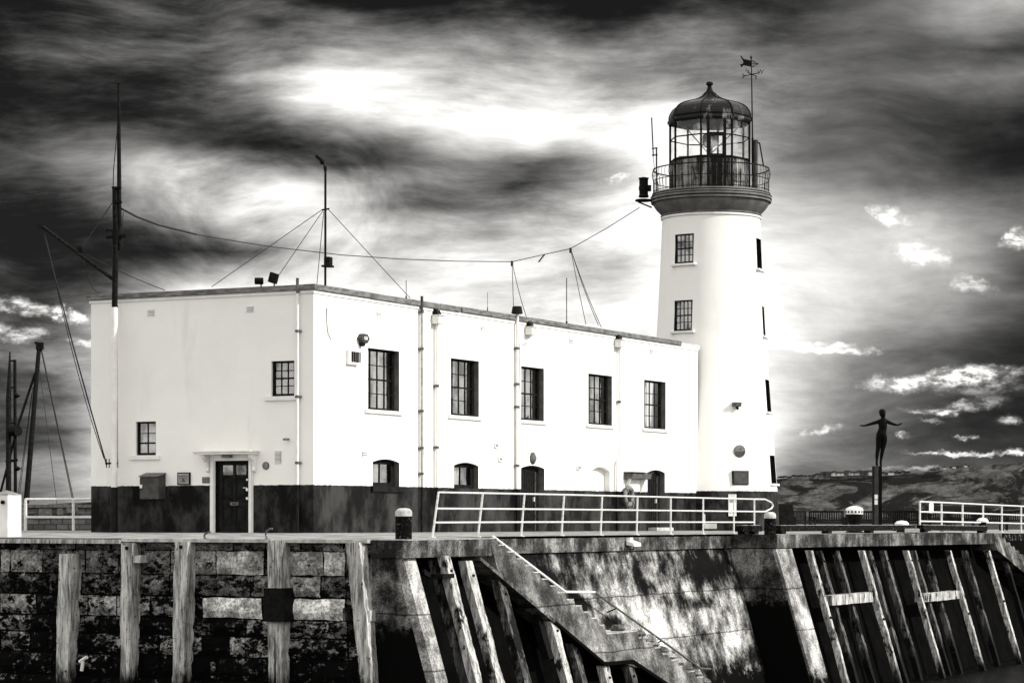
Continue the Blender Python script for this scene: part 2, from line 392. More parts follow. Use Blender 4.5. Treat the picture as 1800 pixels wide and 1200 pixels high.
def stone_mat():
    m, nt, N, L, bs = newmat('quay masonry'); g = G(nt); x, y, z = g.sep()
    a = N.new('ShaderNodeAttribute'); a.attribute_name = 'tone'; tone = a.outputs['Fac']
    n1 = g.noise(4.0, 9, .78, (1, 1, 1.5)); n2 = g.noise(14, 7, .7); sc_ = g.noise(1.3, 6, .65)
    c = g.m('MULTIPLY', tone, g.rng(n2, .3, .68, .35, 2.1)); c = g.m('MAXIMUM', c, g.m('MULTIPLY', g.rng(g.noise(6, 6, .7), .48, .66), .36)); c = g.m('MULTIPLY', c, g.rng(g.noise(2.6, 6, .6), .33, .66, .35, 1.2))
    th = g.m('ADD', g.m('ADD', g.m('MULTIPLY', n1, 1.3), -.065), g.m('MULTIPLY', tone, .38))              # pale stones stay clean, dark ones carry weed
    th = g.m('ADD', th, g.m('MULTIPLY', z, .055))
    w = g.rng(th, .545, .60, 0, 1)
    L.new(g.grey(g.mix(w, .0025, c)), bs.inputs['Base Color'])
    bs.inputs['Roughness'].default_value = .9; bs.inputs['Specular IOR Level'].default_value = .05
    g.bump(g.m('ADD', n1, g.m('MULTIPLY', n2, .5)), bs, .9, .06); return m
M['stone'] = stone_mat()
M['void'] = mat('shade black backing wall', .0035, .0015, 2, 1., .4, (1, 1, 1), .35, .65, 0, .02)  # near-black colour stands in for the deep shade behind the piles

def concrete_mat(name, lo, hi, streak=.6, weedz=-3.4, blobs=(), bias=0.):
    m, nt, N, L, bs = newmat(name); g = G(nt); x, y, z = g.sep()
    s1 = g.noise(1.0, 8, .66, (1, 1.6, .10), dist=.3); s2 = g.noise(4.5, 7, .68, (1, 1.5, .13)); bl = g.noise(1.1, 8, .68); fi = g.noise(22, 6, .72)
    v = g.m('ADD', g.m('MULTIPLY', s1, streak), g.m('MULTIPLY', s2, streak * .55))
    v = g.m('ADD', v, g.m('MULTIPLY', bl, 1.1)); v = g.m('ADD', v, g.m('MULTIPLY', fi, .25))
    v = g.m('MULTIPLY', g.m('SUBTRACT', v, (streak * 1.55 + 1.35) / 2), 1.7); v = g.m('ADD', v, bias)
    for (by, bz, ry, rz, amp) in blobs:
        dy = g.m('DIVIDE', g.m('SUBTRACT', y, by), ry); dz = g.m('DIVIDE', g.m('SUBTRACT', z, bz), rz)
        r = g.m('SQRT', g.m('ADD', g.m('MULTIPLY', dy, dy), g.m('MULTIPLY', dz, dz)))
        v = g.m('ADD', v, g.rng(r, 0, 1, amp, 0))
    f = g.rng(v, -.30, .34, 0, 1, False)
    c = g.mix(g.m('POWER', f, 1.7), lo, hi); c = g.m('MULTIPLY', c, g.rng(fi, .32, .62, .45, 1.25)); c = g.m('MULTIPLY', c, g.rng(bl, .35, .65, .6, 1.15))
    for jz in (-1.78, -3.05):
        dj = g.m('ABSOLUTE', g.m('SUBTRACT', g.m('ADD', z, g.m('MULTIPLY', g.noise(1.2, 3, .5), .12)), jz + .06)); c = g.m('MULTIPLY', c, g.rng(dj, .008, .03, .35, 1.))
    ww = g.m('ADD', z, g.m('MULTIPLY', g.m('SUBTRACT', g.noise(2.6, 9, .75), .5), 2.6))
    w = g.rng(ww, weedz - .35, weedz + .1, 1, 0)
    L.new(g.grey(g.mix(w, c, .0025)), bs.inputs['Base Color'])
    bs.inputs['Roughness'].default_value = .9; bs.inputs['Specular IOR Level'].default_value = .03
    g.bump(g.m('ADD', bl, g.m('MULTIPLY', fi, .4)), bs, .5, .04); return m
def yz(px, py, x): p = onx(px, py, x, .3); return p.y, p.z
bz = []
for (px, py, ry, rz, amp) in ((1075, 1030, 1.6, 1.0, .30), (1130, 1075, 2.0, 1.0, .34), (1180, 1110, 2.4, 1.0, .38), (1290, 1120, 2.2, .9, .32), (1240, 1070, 1.6, .7, .1),
                              (1010, 965, 3.0, .7, -.32), (1250, 990, 3.6, .9, -.40), (1330, 1010, 1.8, 1.3, -.35), (1240, 1060, 2.2, .3, -.35), (1090, 975, 3, .4, -.1), (1150, 1030, 1.2, .3, -.25), (925, 975, 1.3, .45, -.5), (975, 1015, 1.3, .4, -.5), (1030, 1060, 1.2, .4, -.5), (1085, 1095, 1.0, .35, -.45), (1330, 1150, 1.2, .5, -.2)):  # dark patches following the stair line paint a shadow gap on the wall
    a_, b_ = yz(px, py, 7.2); bz.append((a_, b_, ry, rz, amp))
M['bwall'] = concrete_mat('weathered and shaded sea wall concrete', .008, .60, .42, -3.95, bz, -.05)
M['coping'] = concrete_mat('quay coping concrete', .03, .30, .5, -9, (), -.06)
M['copingtop'] = mat('worn concrete', .55, .3, 5, .85, .3)
M['stair'] = concrete_mat('stair concrete', .05, .30, .22, -4.3, ((-1, -1.9, 2.2, 1., .25), (-4.5, -.8, 2., .6, -.12)), -.02)
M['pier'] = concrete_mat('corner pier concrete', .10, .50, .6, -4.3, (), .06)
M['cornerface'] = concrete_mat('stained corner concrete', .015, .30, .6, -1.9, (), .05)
def deck_mat():
    m, nt, N, L, bs = newmat('quay paving'); g = G(nt)
    n = g.noise(1.2, 8, .65); n2 = g.noise(14, 6, .7)
    c = g.mix(g.rng(n, .38, .62), .11, .34); c = g.m('MULTIPLY', c, g.rng(n2, .3, .6, .6, 1.05))
    L.new(g.grey(c), bs.inputs['Base Color']); bs.inputs['Roughness'].default_value = .8
    g.bump(n2, bs, .4, .02); return m
M['deck'] = deck_mat()
def water_mat():
    m, nt, N, L, bs = newmat('harbour water'); g = G(nt)
    bs.inputs['Base Color'].default_value = (.003, .003, .003, 1); bs.inputs['Roughness'].default_value = .25; bs.inputs['Specular IOR Level'].default_value = .02
    g.bump(g.m('ADD', g.noise(.9, 6, .6), g.m('MULTIPLY', g.noise(4, 4, .6), .4)), bs, .9, .5); return m
M['water'] = water_mat()
def hill_mat():
    m, nt, N, L, bs = newmat('heath and clay cliffs'); g = G(nt); x, y, z = g.sep()
    n1 = g.noise(.010, 9, .66, (1, .4, 3.2), (0, 3, 0), 1.4); n2 = g.noise(.07, 8, .7, (1, .4, 2)); n3 = g.noise(.026, 8, .65, (1, .4, 2), (50, 9, 3), .8)
    c = g.mix(g.rng(n2, .35, .65), .035, .105)
    c = g.mix(g.rng(n1, .47, .55), c, .014)
    c = g.m('ADD', c, g.m('MULTIPLY', g.rng(n3, .55, .68), g.rng(z, 5, 40, .16, .03)))
    L.new(g.grey(c), bs.inputs['Base Color']); bs.inputs['Roughness'].default_value = 1; bs.inputs['Specular IOR Level'].default_value = 0
    g.bump(n2, bs, .8, 12); return m
M['hill'] = hill_mat()
M['farwhite'] = mat('distant rendered wall', .5, .35, .2, .8, 0)
M['farroof'] = mat('distant roof', .05, .03, .2, .8, 0)
M['farleaf'] = mat('distant foliage', .03, .012, .3, 1, 0)
def harbourwall_mat():
    m, nt, N, L, bs = newmat('far pier stonework'); g = G(nt)
    mp = N.new('ShaderNodeMapping'); L.new(g.pos(), mp.inputs[0]); mp.inputs[2].default_value = (R(90), 0, 0)
    b = N.new('ShaderNodeTexBrick'); L.new(mp.outputs[0], b.inputs[0]); b.inputs['Scale'].default_value = .8
    b.inputs['Color1'].default_value = (.03, .03, .03, 1); b.inputs['Color2'].default_value = (.10, .10, .10, 1); b.inputs['Mortar'].default_value = (.01, .01, .01, 1)
    L.new(b.outputs[0], bs.inputs['Base Color']); bs.inputs['Roughness'].default_value = 1; g.bump(g.noise(3), bs, .6, .1); return m
M['farwall'] = harbourwall_mat()
def metalpanel_mat():
    m, nt, N, L, bs = newmat('rust streaked lantern metal'); g = G(nt)
    s = g.noise(5, 7, .65, (1, 1, .12)); b = g.noise(2.5, 6, .6)
    v = g.m('ADD', s, g.m('MULTIPLY', g.m('SUBTRACT', b, .5), .6))
    L.new(g.grey(g.rng(v, .36, .66, .012, .34)), bs.inputs['Base Color']); bs.inputs['Roughness'].default_value = .5; bs.inputs['Specular IOR Level'].default_value = .1
    g.bump(s, bs, .2, .01); return m
M['panel'] = metalpanel_mat()
def dome_mat():
    m, nt, N, L, bs = newmat('streaked dome lead'); g = G(nt)
    s = g.noise(3.2, 7, .65, (1, 1, .25))
    L.new(g.grey(g.rng(s, .55, .74, .005, .30)), bs.inputs['Base Color']); bs.inputs['Roughness'].default_value = .45; bs.inputs['Specular IOR Level'].default_value = .15
    g.bump(s, bs, .3, .02); return m
M['dome'] = dome_mat()
def bollard_mat():
    m, nt, N, L, bs = newmat('tarred rope-worn bollard'); g = G(nt)
    L.new(g.grey(g.rng(g.noise(16, 7, .75), .55, .74, .003, .3)), bs.inputs['Base Color']); bs.inputs['Roughness'].default_value = .8; bs.inputs['Specular IOR Level'].default_value = .05
    g.bump(g.noise(24, 5, .7), bs, .8, .03); return m
M['bollard'] = bollard_mat()

# ------------------------------------------------------------------ ground, water, hill
def deck_z(x, y):
    return -max(.0022 * max(y, 0) + .0078 * max(x, 0), .007 * max(-y, 0)) - .007 * max(y - 31, 0) * (1 if y < 45 else 14 / (y - 31))
def grid_sheet(xs, ys, zf):
    b = MB(); n = len(xs)
    b.v = [Vector((x, y, zf(x, y))) for y in ys for x in xs]
    b.f = [[j * n + i, j * n + i + 1, (j + 1) * n + i + 1, (j + 1) * n + i] for j in range(len(ys) - 1) for i in range(n - 1)]
    return b
d = MB()
for xs, ys in (([-60, -40, -25, -9], [-10.1, -5, 0, 5, 10.3]), ([-9, -4, 0, 3, 7.3], [-10.1, -5, 0, 5, 10.3, 13.1, 18, 24, 31, 36.6, 45, 60, 80]),
               ([7.3, 8.05, 8.7], [-10.1, -8, -6]), ([7.3, 8.05, 8.7], [13.1, 18, 24, 31, 36.6])):
    g_ = grid_sheet(xs, ys, lambda x, y: deck_z(x, y) - .004); k = len(d.v); d.v += g_.v; d.f += [[k + i for i in f] for f in g_.f]
d.build('pavement', M['deck'], kind='structure', label='pale worn paving of the quay around the lighthouse')
w = MB(); w.face([(-9000, -4000, -5.2), (9000, -4000, -5.2), (9000, 14000, -5.2), (-9000, 14000, -5.2)])
w.build('water', M['water'], kind='structure')

crest = [(-1500, 896), (-400, 888), (60, 886), (110, 884), (135, 881), (180, 880), (700, 872), (1200, 850), (1365, 841), (1400, 838), (1450, 835), (1490, 833), (1560, 833), (1620, 829), (1680, 823), (1740, 816), (1800, 812), (2000, 806), (3200, 800)]
def crest_y(px):
    for (a, ya), (b, yb) in zip(crest[:-1], crest[1:]):
        if a <= px <= b: return ya + (yb - ya) * (px - a) / (b - a)
    return crest[-1][1]
h = MB(); pxs = [-1500 + i * 60 for i in range(40)] + [900 + i * 7 for i in range(150)] + [1950 + i * 60 for i in range(22)]
rows = 44
for j in range(rows + 12):
    t = j / (rows - 1)
    for px in pxs:
        if j < rows: D = 2740 + 160 * t
        else: D = 2900 + (j - rows + 1) * 90
        zc = (908 - crest_y(px)) * 2900 / FL
        prof = (t ** .62 if t < 1 else 1)
        p = at(px, 908, D); q = Vector((p.x * .004, p.y * .004, 0))
        nz = noise.fractal(Vector((px * .010 + t * 3.2, t * 2.2, 3)), 1., 2.1, 6) * 7 + noise.fractal(Vector((px * .045 + t * 6, t * 5, 9)), 1., 2.1, 4) * 1.5
        z = -5.5 + (zc + 5.5) * prof + nz * math.sin(math.pi * min(t, 1)) ** .8 * (.9 if zc > 20 else .3)
        if j >= rows: z = zc - (j - rows + 1) * .3
        h.v.append(Vector((p.x, p.y, z)))
n_ = len(pxs)
h.f = [[j * n_ + i, j * n_ + i + 1, (j + 1) * n_ + i + 1, (j + 1) * n_ + i] for j in range(rows + 11) for i in range(n_ - 1)]
h.build('hill', M['hill'], smooth=True, kind='structure')

# ------------------------------------------------------------------ quay walls
BT = .3
def bx(x0, z): return x0 - BT * (z + .5)     # battered plane leaving x0 at z = -.5
# masonry quay face, left
x_end = ony(655, 1000, -10.1).x
qs = MB(); qs.tone = []
rows_z = [(-.14, -.34), (-.37, -.91), (-.95, -1.42), (-1.47, -1.94), (-1.98, -2.35), (-2.40, -2.85), (-2.9, -3.4), (-3.45, -4.1), (-4.15, -4.9), (-4.95, -5.8)]
forced = {1: [(0, 18, .32), (20, 75, .26), (150, 208, .15), (245, 300, .16), (335, 380, .28), (384, 465, .42), (502, 568, .36), (573, 607, .5)],
          2: [(245, 298, .16), (340, 440, .14), (500, 565, .28), (568, 608, .10)],
          3: [(155, 205, .28), (345, 356, .1), (358, 462, .62), (503, 608, .70)], 4: [(505, 610, .2)], 5: [(500, 612, .20)], 6: [(380, 462, .14)]}
def tone_quad_block(x0, x1, z0, z1, tone, y=-10.1):
    nx = max(2, int((x1 - x0) / .16)); nz = max(2, int((z1 - z0) / .14)); i0 = len(qs.v); sd_ = random.random() * 50
    for j in range(nz + 1):
        for i in range(nx + 1):
            u = i / nx; v = j / nz; edge = (i in (0, nx)) or (j in (0, nz))
            x = x0 + (x1 - x0) * u; z = z0 + (z1 - z0) * v
            nn = noise.fractal(Vector((x * 2.2, z * 2.2, sd_)), 1., 2., 4)
            jx = noise.noise(Vector((x * 3, z * 3, sd_ + 9))) * .035
            out = .0 if edge else .07 + .05 * nn
            qs.v.append(Vector((x + jx, y - out, z + noise.noise(Vector((x * 3, z * 3, sd_ + 4))) * .03)))
    for j in range(nz):
        for i in range(nx):
            a = i0 + j * (nx + 1) + i; qs.f.append([a, a + 1, a + nx + 2, a + nx + 1]); qs.tone.append(tone)
for r, (zt, zb) in enumerate(rows_z):
    cuts = []
    for (a, b, t) in forced.get(r, []): cuts.append((ony(a, 1000, -10.1).x, ony(b, 1000, -10.1).x, t))
    x = -42.; 
    while x < x_end:
        nxt = [c for c in cuts if c[0] >= x - .02]
        if nxt and nxt[0][0] - x < .12: x0, x1, t = nxt[0]; x0 = x
        else:
            x0 = x; x1 = x + random.uniform(.5, 1.5); t = random.choice([.02, .06, .10, .15, .20, .26])
            if nxt: x1 = min(x1, nxt[0][0])
        x1 = min(x1, x_end)
        if x1 - x0 > .08: tone_quad_block(x0 + .02, x1 - .02, zb, zt, t)
        x = max(x1, x0 + .1)
n0 = len(qs.f); qs.box(-42, x_end, -10.08, -9.6, -5.8, -.12); qs.tone += [.01] * (len(qs.f) - n0)
qroot = thing('quay_wall', (-8, -10.1, -5.8), 'black weeded stone block quay wall below the building doorway', 'quay wall')
qs.build('stonework', M['stone'], qroot)
cb_ = MB(); cb_.box(ony(215, 950, -10.3).x, x_end, -10.34, -9.9, -.155, -.075); cb_.build('capping_strip', M['copingtop'], qroot)
# concrete corner pier: coping + battered pier + stained left face
cor = thing('quay_corner', (8.2, -9.5, -5.8), 'concrete quay corner with sloping pier beside the stairs', 'quay wall')
k = MB(); xa = x_end
k.prism([(xa, -10.2, -.09), (8.68, -10.2, -.09), (8.78, -10.1, -.09), (8.78, -6, -.09), (7.3, -6, -.12), (7.3, -9.5, -.1), (xa, -9.5, -.09)], (0, 0, -.40))
k.build('coping', M['coping'], cor)
k = MB(); k.prism([(xa, -10.15, -.075), (8.66, -10.15, -.075), (8.73, -10.08, -.075), (8.73, -6.02, -.075), (8.2, -6.02, -.075), (8.2, -9.6, -.075), (xa, -9.6, -.075)], (0, 0, -.012)); k.build('coping_top', M['copingtop'], cor)
def batter_block(b, x_in, x_out, y0, y1, z0=-.5, z1=-5.8):
    P = lambda x, y, z: Vector((bx(x, z), y, z))
    i = len(b.v)
    b.v += [Vector((x_in, y0, z0)), P(x_out, y0, z0), P(x_out, y1, z0), Vector((x_in, y1, z0)), Vector((x_in, y0, z1)), P(x_out, y0, z1), P(x_out, y1, z1), Vector((x_in, y1, z1))]
    b.f += [[i + q for q in t] for t in ((0, 1, 2, 3), (4, 7, 6, 5), (0, 4, 5, 1), (1, 5, 6, 2), (2, 6, 7, 3), (3, 7, 4, 0))]
y_r = onx(733, 981, 8.7, 0).y
k = MB(); batter_block(k, 7.55, 8.66, -10.12, y_r, -.49); k.build('pier', M['pier'], cor)
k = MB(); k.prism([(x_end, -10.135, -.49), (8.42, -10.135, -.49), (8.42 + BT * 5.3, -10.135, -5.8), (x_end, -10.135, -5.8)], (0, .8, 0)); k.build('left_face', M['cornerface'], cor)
# backing walls (right-facing) in shadow behind the piles
k = MB(); batter_block(k, 3, 7.25, y_r, 13.1 - .02, -.5)
# B wall is the concrete face: separate thing
bw_ = thing('sea_wall', (7.3, 3, -5.8), 'streaked sloping concrete sea wall behind the stairs', 'quay wall')
kk = MB(); NY, NZ = 60, 22; y0, y1 = -9.4, 13.12
for j in range(NZ + 1):
    z = -.52 - 5.3 * j / NZ
    for i in range(NY + 1):
        y = y0 + (y1 - y0) * i / NY
        kk.v.append(Vector((bx(7.2, z) + noise.fractal(Vector((0, y * .8, z * .8)), 1., 2., 4) * .035, y, z)))
kk.f = [[j * (NY + 1) + i, j * (NY + 1) + i + 1, (j + 1) * (NY + 1) + i + 1, (j + 1) * (NY + 1) + i] for j in range(NZ) for i in range(NY)]
kk.build('concrete_face', M['bwall'], bw_, smooth=True)
kk = MB(); kk.prism([(7.3, -6, -.115), (7.3, 13.1, -.15), (7.3, 13.1, -.52), (7.3, -6, -.50)], (-.6, 0, 0)); kk.build('coping', M['coping'], bw_)
# corner and C wall
cw = thing('pile_quay_wall', (8.7, 25, -5.8), 'concrete capped dark quay wall beneath the diving statue', 'quay wall')
kk = MB(); kk.prism([(7.2, 13.1, deck_z(8.7, 13) - .002), (8.74, 13.1, deck_z(8.7, 13) - .002), (8.74, 36.6, deck_z(8.7, 36.6) - .002), (7.2, 36.6, deck_z(8.7, 36.6) - .002)], (0, 0, -.42)); kk.build('coping', M['coping'], cw)
y_c = onx(1385, 966, 8.7).y
kk = MB(); batter_block(kk, 7.0, 8.68, 13.14, y_c + .35, -.55); kk.build('pier', M['pier'], cw)
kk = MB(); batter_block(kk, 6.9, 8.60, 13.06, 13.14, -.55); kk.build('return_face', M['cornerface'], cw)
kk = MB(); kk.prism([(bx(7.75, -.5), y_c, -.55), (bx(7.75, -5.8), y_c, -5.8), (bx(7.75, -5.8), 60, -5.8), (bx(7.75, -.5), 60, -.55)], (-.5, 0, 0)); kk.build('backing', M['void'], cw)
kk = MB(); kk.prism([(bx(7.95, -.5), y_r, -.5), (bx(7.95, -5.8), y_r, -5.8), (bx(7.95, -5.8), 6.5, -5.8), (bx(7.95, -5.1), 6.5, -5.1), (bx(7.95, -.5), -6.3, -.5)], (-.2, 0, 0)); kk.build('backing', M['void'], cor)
# far walls of the pier (unseen from here but closing the quay)
kk = MB(); kk.box(-60, -9, 9.9, 10.3, -5.8, -.06); kk.box(-9.3, -9.0, 10.3, 80, -5.8, -.1); kk.box(-9, 7.3, 79.6, 80, -5.8, -.35); kk.prism([(7.28, 36.6, -.22), (7.28, 60, -.36), (7.28, 80, -.36), (7.28, 80, -5.8), (7.28, 36.6, -5.8)], (-.3, 0, 0))
kk.build('far_quay_wall', M['stone'], label='rear stone faces of the pier beyond the far stairs', cat='quay wall')

# ------------------------------------------------------------------ stairs
def stairs(name, label, tops, under, x0, depth, matn, foot):
    st = thing(name, foot, label, 'stairs')
    b = MB()
    T = [onx(px, py, x0, BT) for px, py in tops]; U = [onx(px, py, x0, BT) for px, py in under]
    def uz(y):
        for a, c in zip(U[:-1], U[1:]):
            if a.y <= y <= c.y: return a.z + (c.z - a.z) * (y - a.y) / (c.y - a.y)
        return U[0].z if y < U[0].y else U[-1].z
    P = lambda y, z, o=0: Vector((x0 - BT * z + o, y, z))
    for i in range(len(T) - 1):
        ya, yb, zt = T[i].y, T[i + 1].y, T[i + 1].z if False else T[i].z
        i0 = len(b.v); za, zb = uz(ya), uz(yb)
        b.v += [P(ya, zt), P(yb, zt), P(yb, zb), P(ya, za), P(ya, zt, -depth), P(yb, zt, -depth), P(yb, zb, -depth), P(ya, za, -depth)]
        b.f += [[i0 + q for q in t] for t in ((0, 1, 2, 3), (4, 7, 6, 5), (0, 4, 5, 1), (3, 2, 6, 7), (1, 5, 6, 2), (0, 3, 7, 4))]
    b.build('flight', M[matn], st)
    return st, T, U, P, uz
tops = [(860, 945), (876, 957), (891, 969), (907.7, 981), (922.8, 993), (936.9, 1005), (952, 1017), (967, 1029), (980, 1041), (996, 1053), (1011.5, 1064), (1025.5, 1075),
        (1038, 1086), (1053.5, 1098), (1066, 1113), (1122, 1120), (1136, 1128), (1150, 1138), (1164, 1149), (1178, 1160), (1193, 1170), (1208, 1180), (1224, 1190), (1240, 1204), (1256, 1218), (1290, 1245)]
under = [(840, 978), (1059.4, 1163), (1109.5, 1158.5), (1190, 1212), (1290, 1290)]
st, T_, U_, P_, uz_ = stairs('stone_stairs', 'weathered concrete stairs descending the quay face beside a white handrail', tops, under, 8.56, 1.55, 'stair', (9, -2, -5))
nb = MB()
for i in range(len(T_) - 1):      # worn light nosings
    ya, yb, z = T_[i].y, T_[i + 1].y, T_[i].z
    nb.obox(P_(ya + .02, z - .02, .004), Vector((-1.5, 0, 0)), Vector((0, yb - ya - .03, 0)), Vector((0, 0, .024)))
nb.build('treads', M['copingtop'], st)
sf = MB()
for a, b in zip(U_[:-1], U_[1:]):   # drip edge under the flight
    sf.obox(P_(a.y, a.z - .09, .05), Vector((-.4, 0, 0)), b - a, Vector((0, 0, .09)))
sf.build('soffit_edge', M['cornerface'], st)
random.seed(11)
for i in range(14, 24):
    for j in range(2):
        c = P_((T_[i].y + T_[i + 1].y) / 2 + random.uniform(-.15, .15), T_[i].z + .03, -.05 - j * .12)
        for s_ in range(1):
            pts = [(random.uniform(.10, .17), 0.), (.18, .06), (random.uniform(.1, .16), .13), (.03, .17)]
            rk = MB(); rk.lathe(c, pts, 6, random.random() * 6); rk.build('worn_edge_stone', M['pier'], st)
# right-hand far stairs
tops2 = [(1745, 937), (1762, 946), (1769, 953), (1777, 960), (1785, 967), (1793, 974), (1801, 981), (1809, 988), (1818, 995), (1830, 1005), (1850, 1020), (1870, 1035)]
under2 = [(1740, 955), (1800, 1006), (1870, 1062)]
stairs('stone_stairs', 'distant concrete stairs descending at the right edge of the photo', tops2, under2, 8.56, 1.4, 'coping', (9, 40, -5))
# handrail of the stairs
hr = thing('handrail', (7.6, -3, -3), 'white painted handrail running down along the sea wall stairs', 'handrail')
hp = [onx(px, py, 7.32, BT) + Vector((.12, 0, 0)) for px, py in ((858.7, 941.7), (987, 1039.5), (1038, 1040), (1225, 1174), (1242, 1175))]
b = MB(); b.path(hp[:3], .032, 8); b.build('upper_rail', M['white'], hr)
b = MB(); b.path(hp[2:], .032, 8); b.build('lower_rail', M['grey'], hr)
for t, a in ((.15, 0), (.8, 0), (.2, 2), (.62, 2), (.95, 2)):
    p = hp[a].lerp(hp[a + 1], t); b = MB(); b.tube(p, p + Vector((-.30, 0, -.12)), .02, 6); b.build('bracket', M['iron'], hr)

# ------------------------------------------------------------------ fender posts of the left face
def post(pts_top, pts_bot, ytop, wpx, label, y=-10.48, mt='post', depth=.36, bolt=True, splits=1, extra=None):
    a = ony(pts_top, ytop, y); c = ony(pts_bot, 1190, y); c.z = -5.8 if False else c.z
    w_ = wpx * .9 * 60 / FL; dx = (c.x - a.x) / (c.z - a.z); zb = -5.7
    root = thing('fender_post', (c.x, y, zb), label, 'timber post', 'timber fender posts on the left quay face')
    for s_ in range(splits):
        b = MB(); w2 = w_ / splits - (.02 if splits > 1 else 0); off = (s_ - (splits - 1) / 2) * w_ / splits
        n = 60; random.seed(int(pts_top) + s_)
        for i in range(n + 1):
            z = a.z + (zb - a.z) * i / n; xm = a.x + dx * (z - a.z) + off
            e1 = noise.noise(Vector((z * 1.3, pts_top, 1))) * .022 + noise.noise(Vector((z * 6, pts_top, 2))) * .02; e2 = noise.noise(Vector((z * 1.3, pts_top, 7))) * .028 + noise.noise(Vector((z * 6, pts_top, 8))) * .03
            wear = .03 * max(0, min(1, (-z - 2.2)))
            b.v += [Vector((xm - w2 / 2 + e1 + wear, y, z)), Vector((xm + w2 / 2 + e2 - wear, y, z)), Vector((xm + w2 / 2 + e2 - wear, y + depth, z)), Vector((xm - w2 / 2 + e1 + wear, y + depth, z))]
        for i in range(n):
            q = i * 4
            for k_ in range(4): b.f.append([q + k_, q + (k_ + 1) % 4, q + 4 + (k_ + 1) % 4, q + 4 + k_])
        b.f.append([0, 1, 2, 3]); b.f.append([n * 4 + k_ for k_ in range(4)][::-1])
        b.build('timber', M[mt], root)
    if bolt:
        b = MB(); q = a + Vector((0, 0, -.12)); b.box(q.x - .04, q.x + .04, y - .015, y + .01, q.z - .04, q.z + .04); b.tube(q + Vector((0, -.035, 0)), q, .018, 8)
        b.build('bolt_plate', M['iron'], root)
    if extra: extra(root, a)
    return root
post(116, 108, 973, 33, 'shortest leftmost weathered timber fender post with a rounded wet top', bolt=False)
def blk(root, a):
    b = MB(); q = ony(242, 982, -10.45); b.box(q.x - .09, q.x + .09, -10.5, -10.1, q.z - .09, q.z + .09); b.build('chock', M['post'], root)
post(223, 219.5, 954, 26, 'pale timber fender post with small chock near its bolted top', extra=blk)
post(318, 313, 952, 30, 'tall pale timber fender post between chocked post and doorway hook')
def clampf(root, a):
    p = ony(483, 1033, -10.5); q = ony(486, 1092, -10.5)
    b = MB(); b.box(p.x - .27, p.x + .29, -10.56, -10.1, q.z, p.z); b.build('iron_clamp', M['iron'], root)
post(483, 483, 949, 34, 'split double timber fender post with a black iron clamp midway', splits=2, bolt=False, extra=clampf)
post(619, 642, 953, 28, 'leaning timber fender post nearest the concrete quay corner', bolt=False)
# little timber/stone chocks on the wall, wale blocks
for px, py, w_, h_, lab in ((613, 1079, .2, .3, 'dark timber chock wedged beside the leaning fender post'), (651, 1082, .1, .26, 'small pale chock right of the leaning fender post'),
                            (126, 1127, .1, .3, 'pale wooden chock low beside the shortest fender post')):
    p = ony(px, py, -10.3); b = MB(); b.box(p.x - w_ / 2, p.x + w_ / 2, -10.42, -10.1, p.z - h_ / 2, p.z + h_ / 2); b.build('timber_chock', M['post' if w_ < .15 else 'pilemid'], bevel=.015, label=lab, cat='chock')
p = ony(146, 1161, -10.35); b = MB(); b.tube(p + Vector((-.1, 0, -.02)), p + Vector((.14, -.03, .1)), .045, 8); b.tube(p + Vector((-.04, 0, -.24)), p + Vector((.0, 0, .0)), .045, 8)
b.build('drain_pipe', M['white'], label='short white forked drain pipe low on the dark quay wall', cat='pipe')
# edge beam at far left and hooks
p = ony(215, 946, -10.3)
b = MB(); b.box(-40, p.x, -10.42, -9.95, -.20, -.10); b.build('edge_beam', M['post'], label='long pale timber edge beam at the left foot of the quay edge', cat='timber beam')
for px, py, hh, lab in ((362, 944, .16, 'small rusty mooring hook left of the front door'), (470, 948, .24, 'taller curved mooring hook above the clamped fender post')):
    p = ony(px, py, -10.2); p.z = -.09; b = MB()
    b.path([p, p + Vector((-.05, 0, hh * .5)), p + Vector((-.02, 0, hh * .85)), p + Vector((.07, 0, hh * 1.05)), p + Vector((.14, 0, hh * 1.08))], .022, 8); b.tube(p, p + Vector((0, 0, .03)), .07, 10)
    b.build('mooring_hook', M['grey'], smooth=True, label=lab, cat='mooring hook')

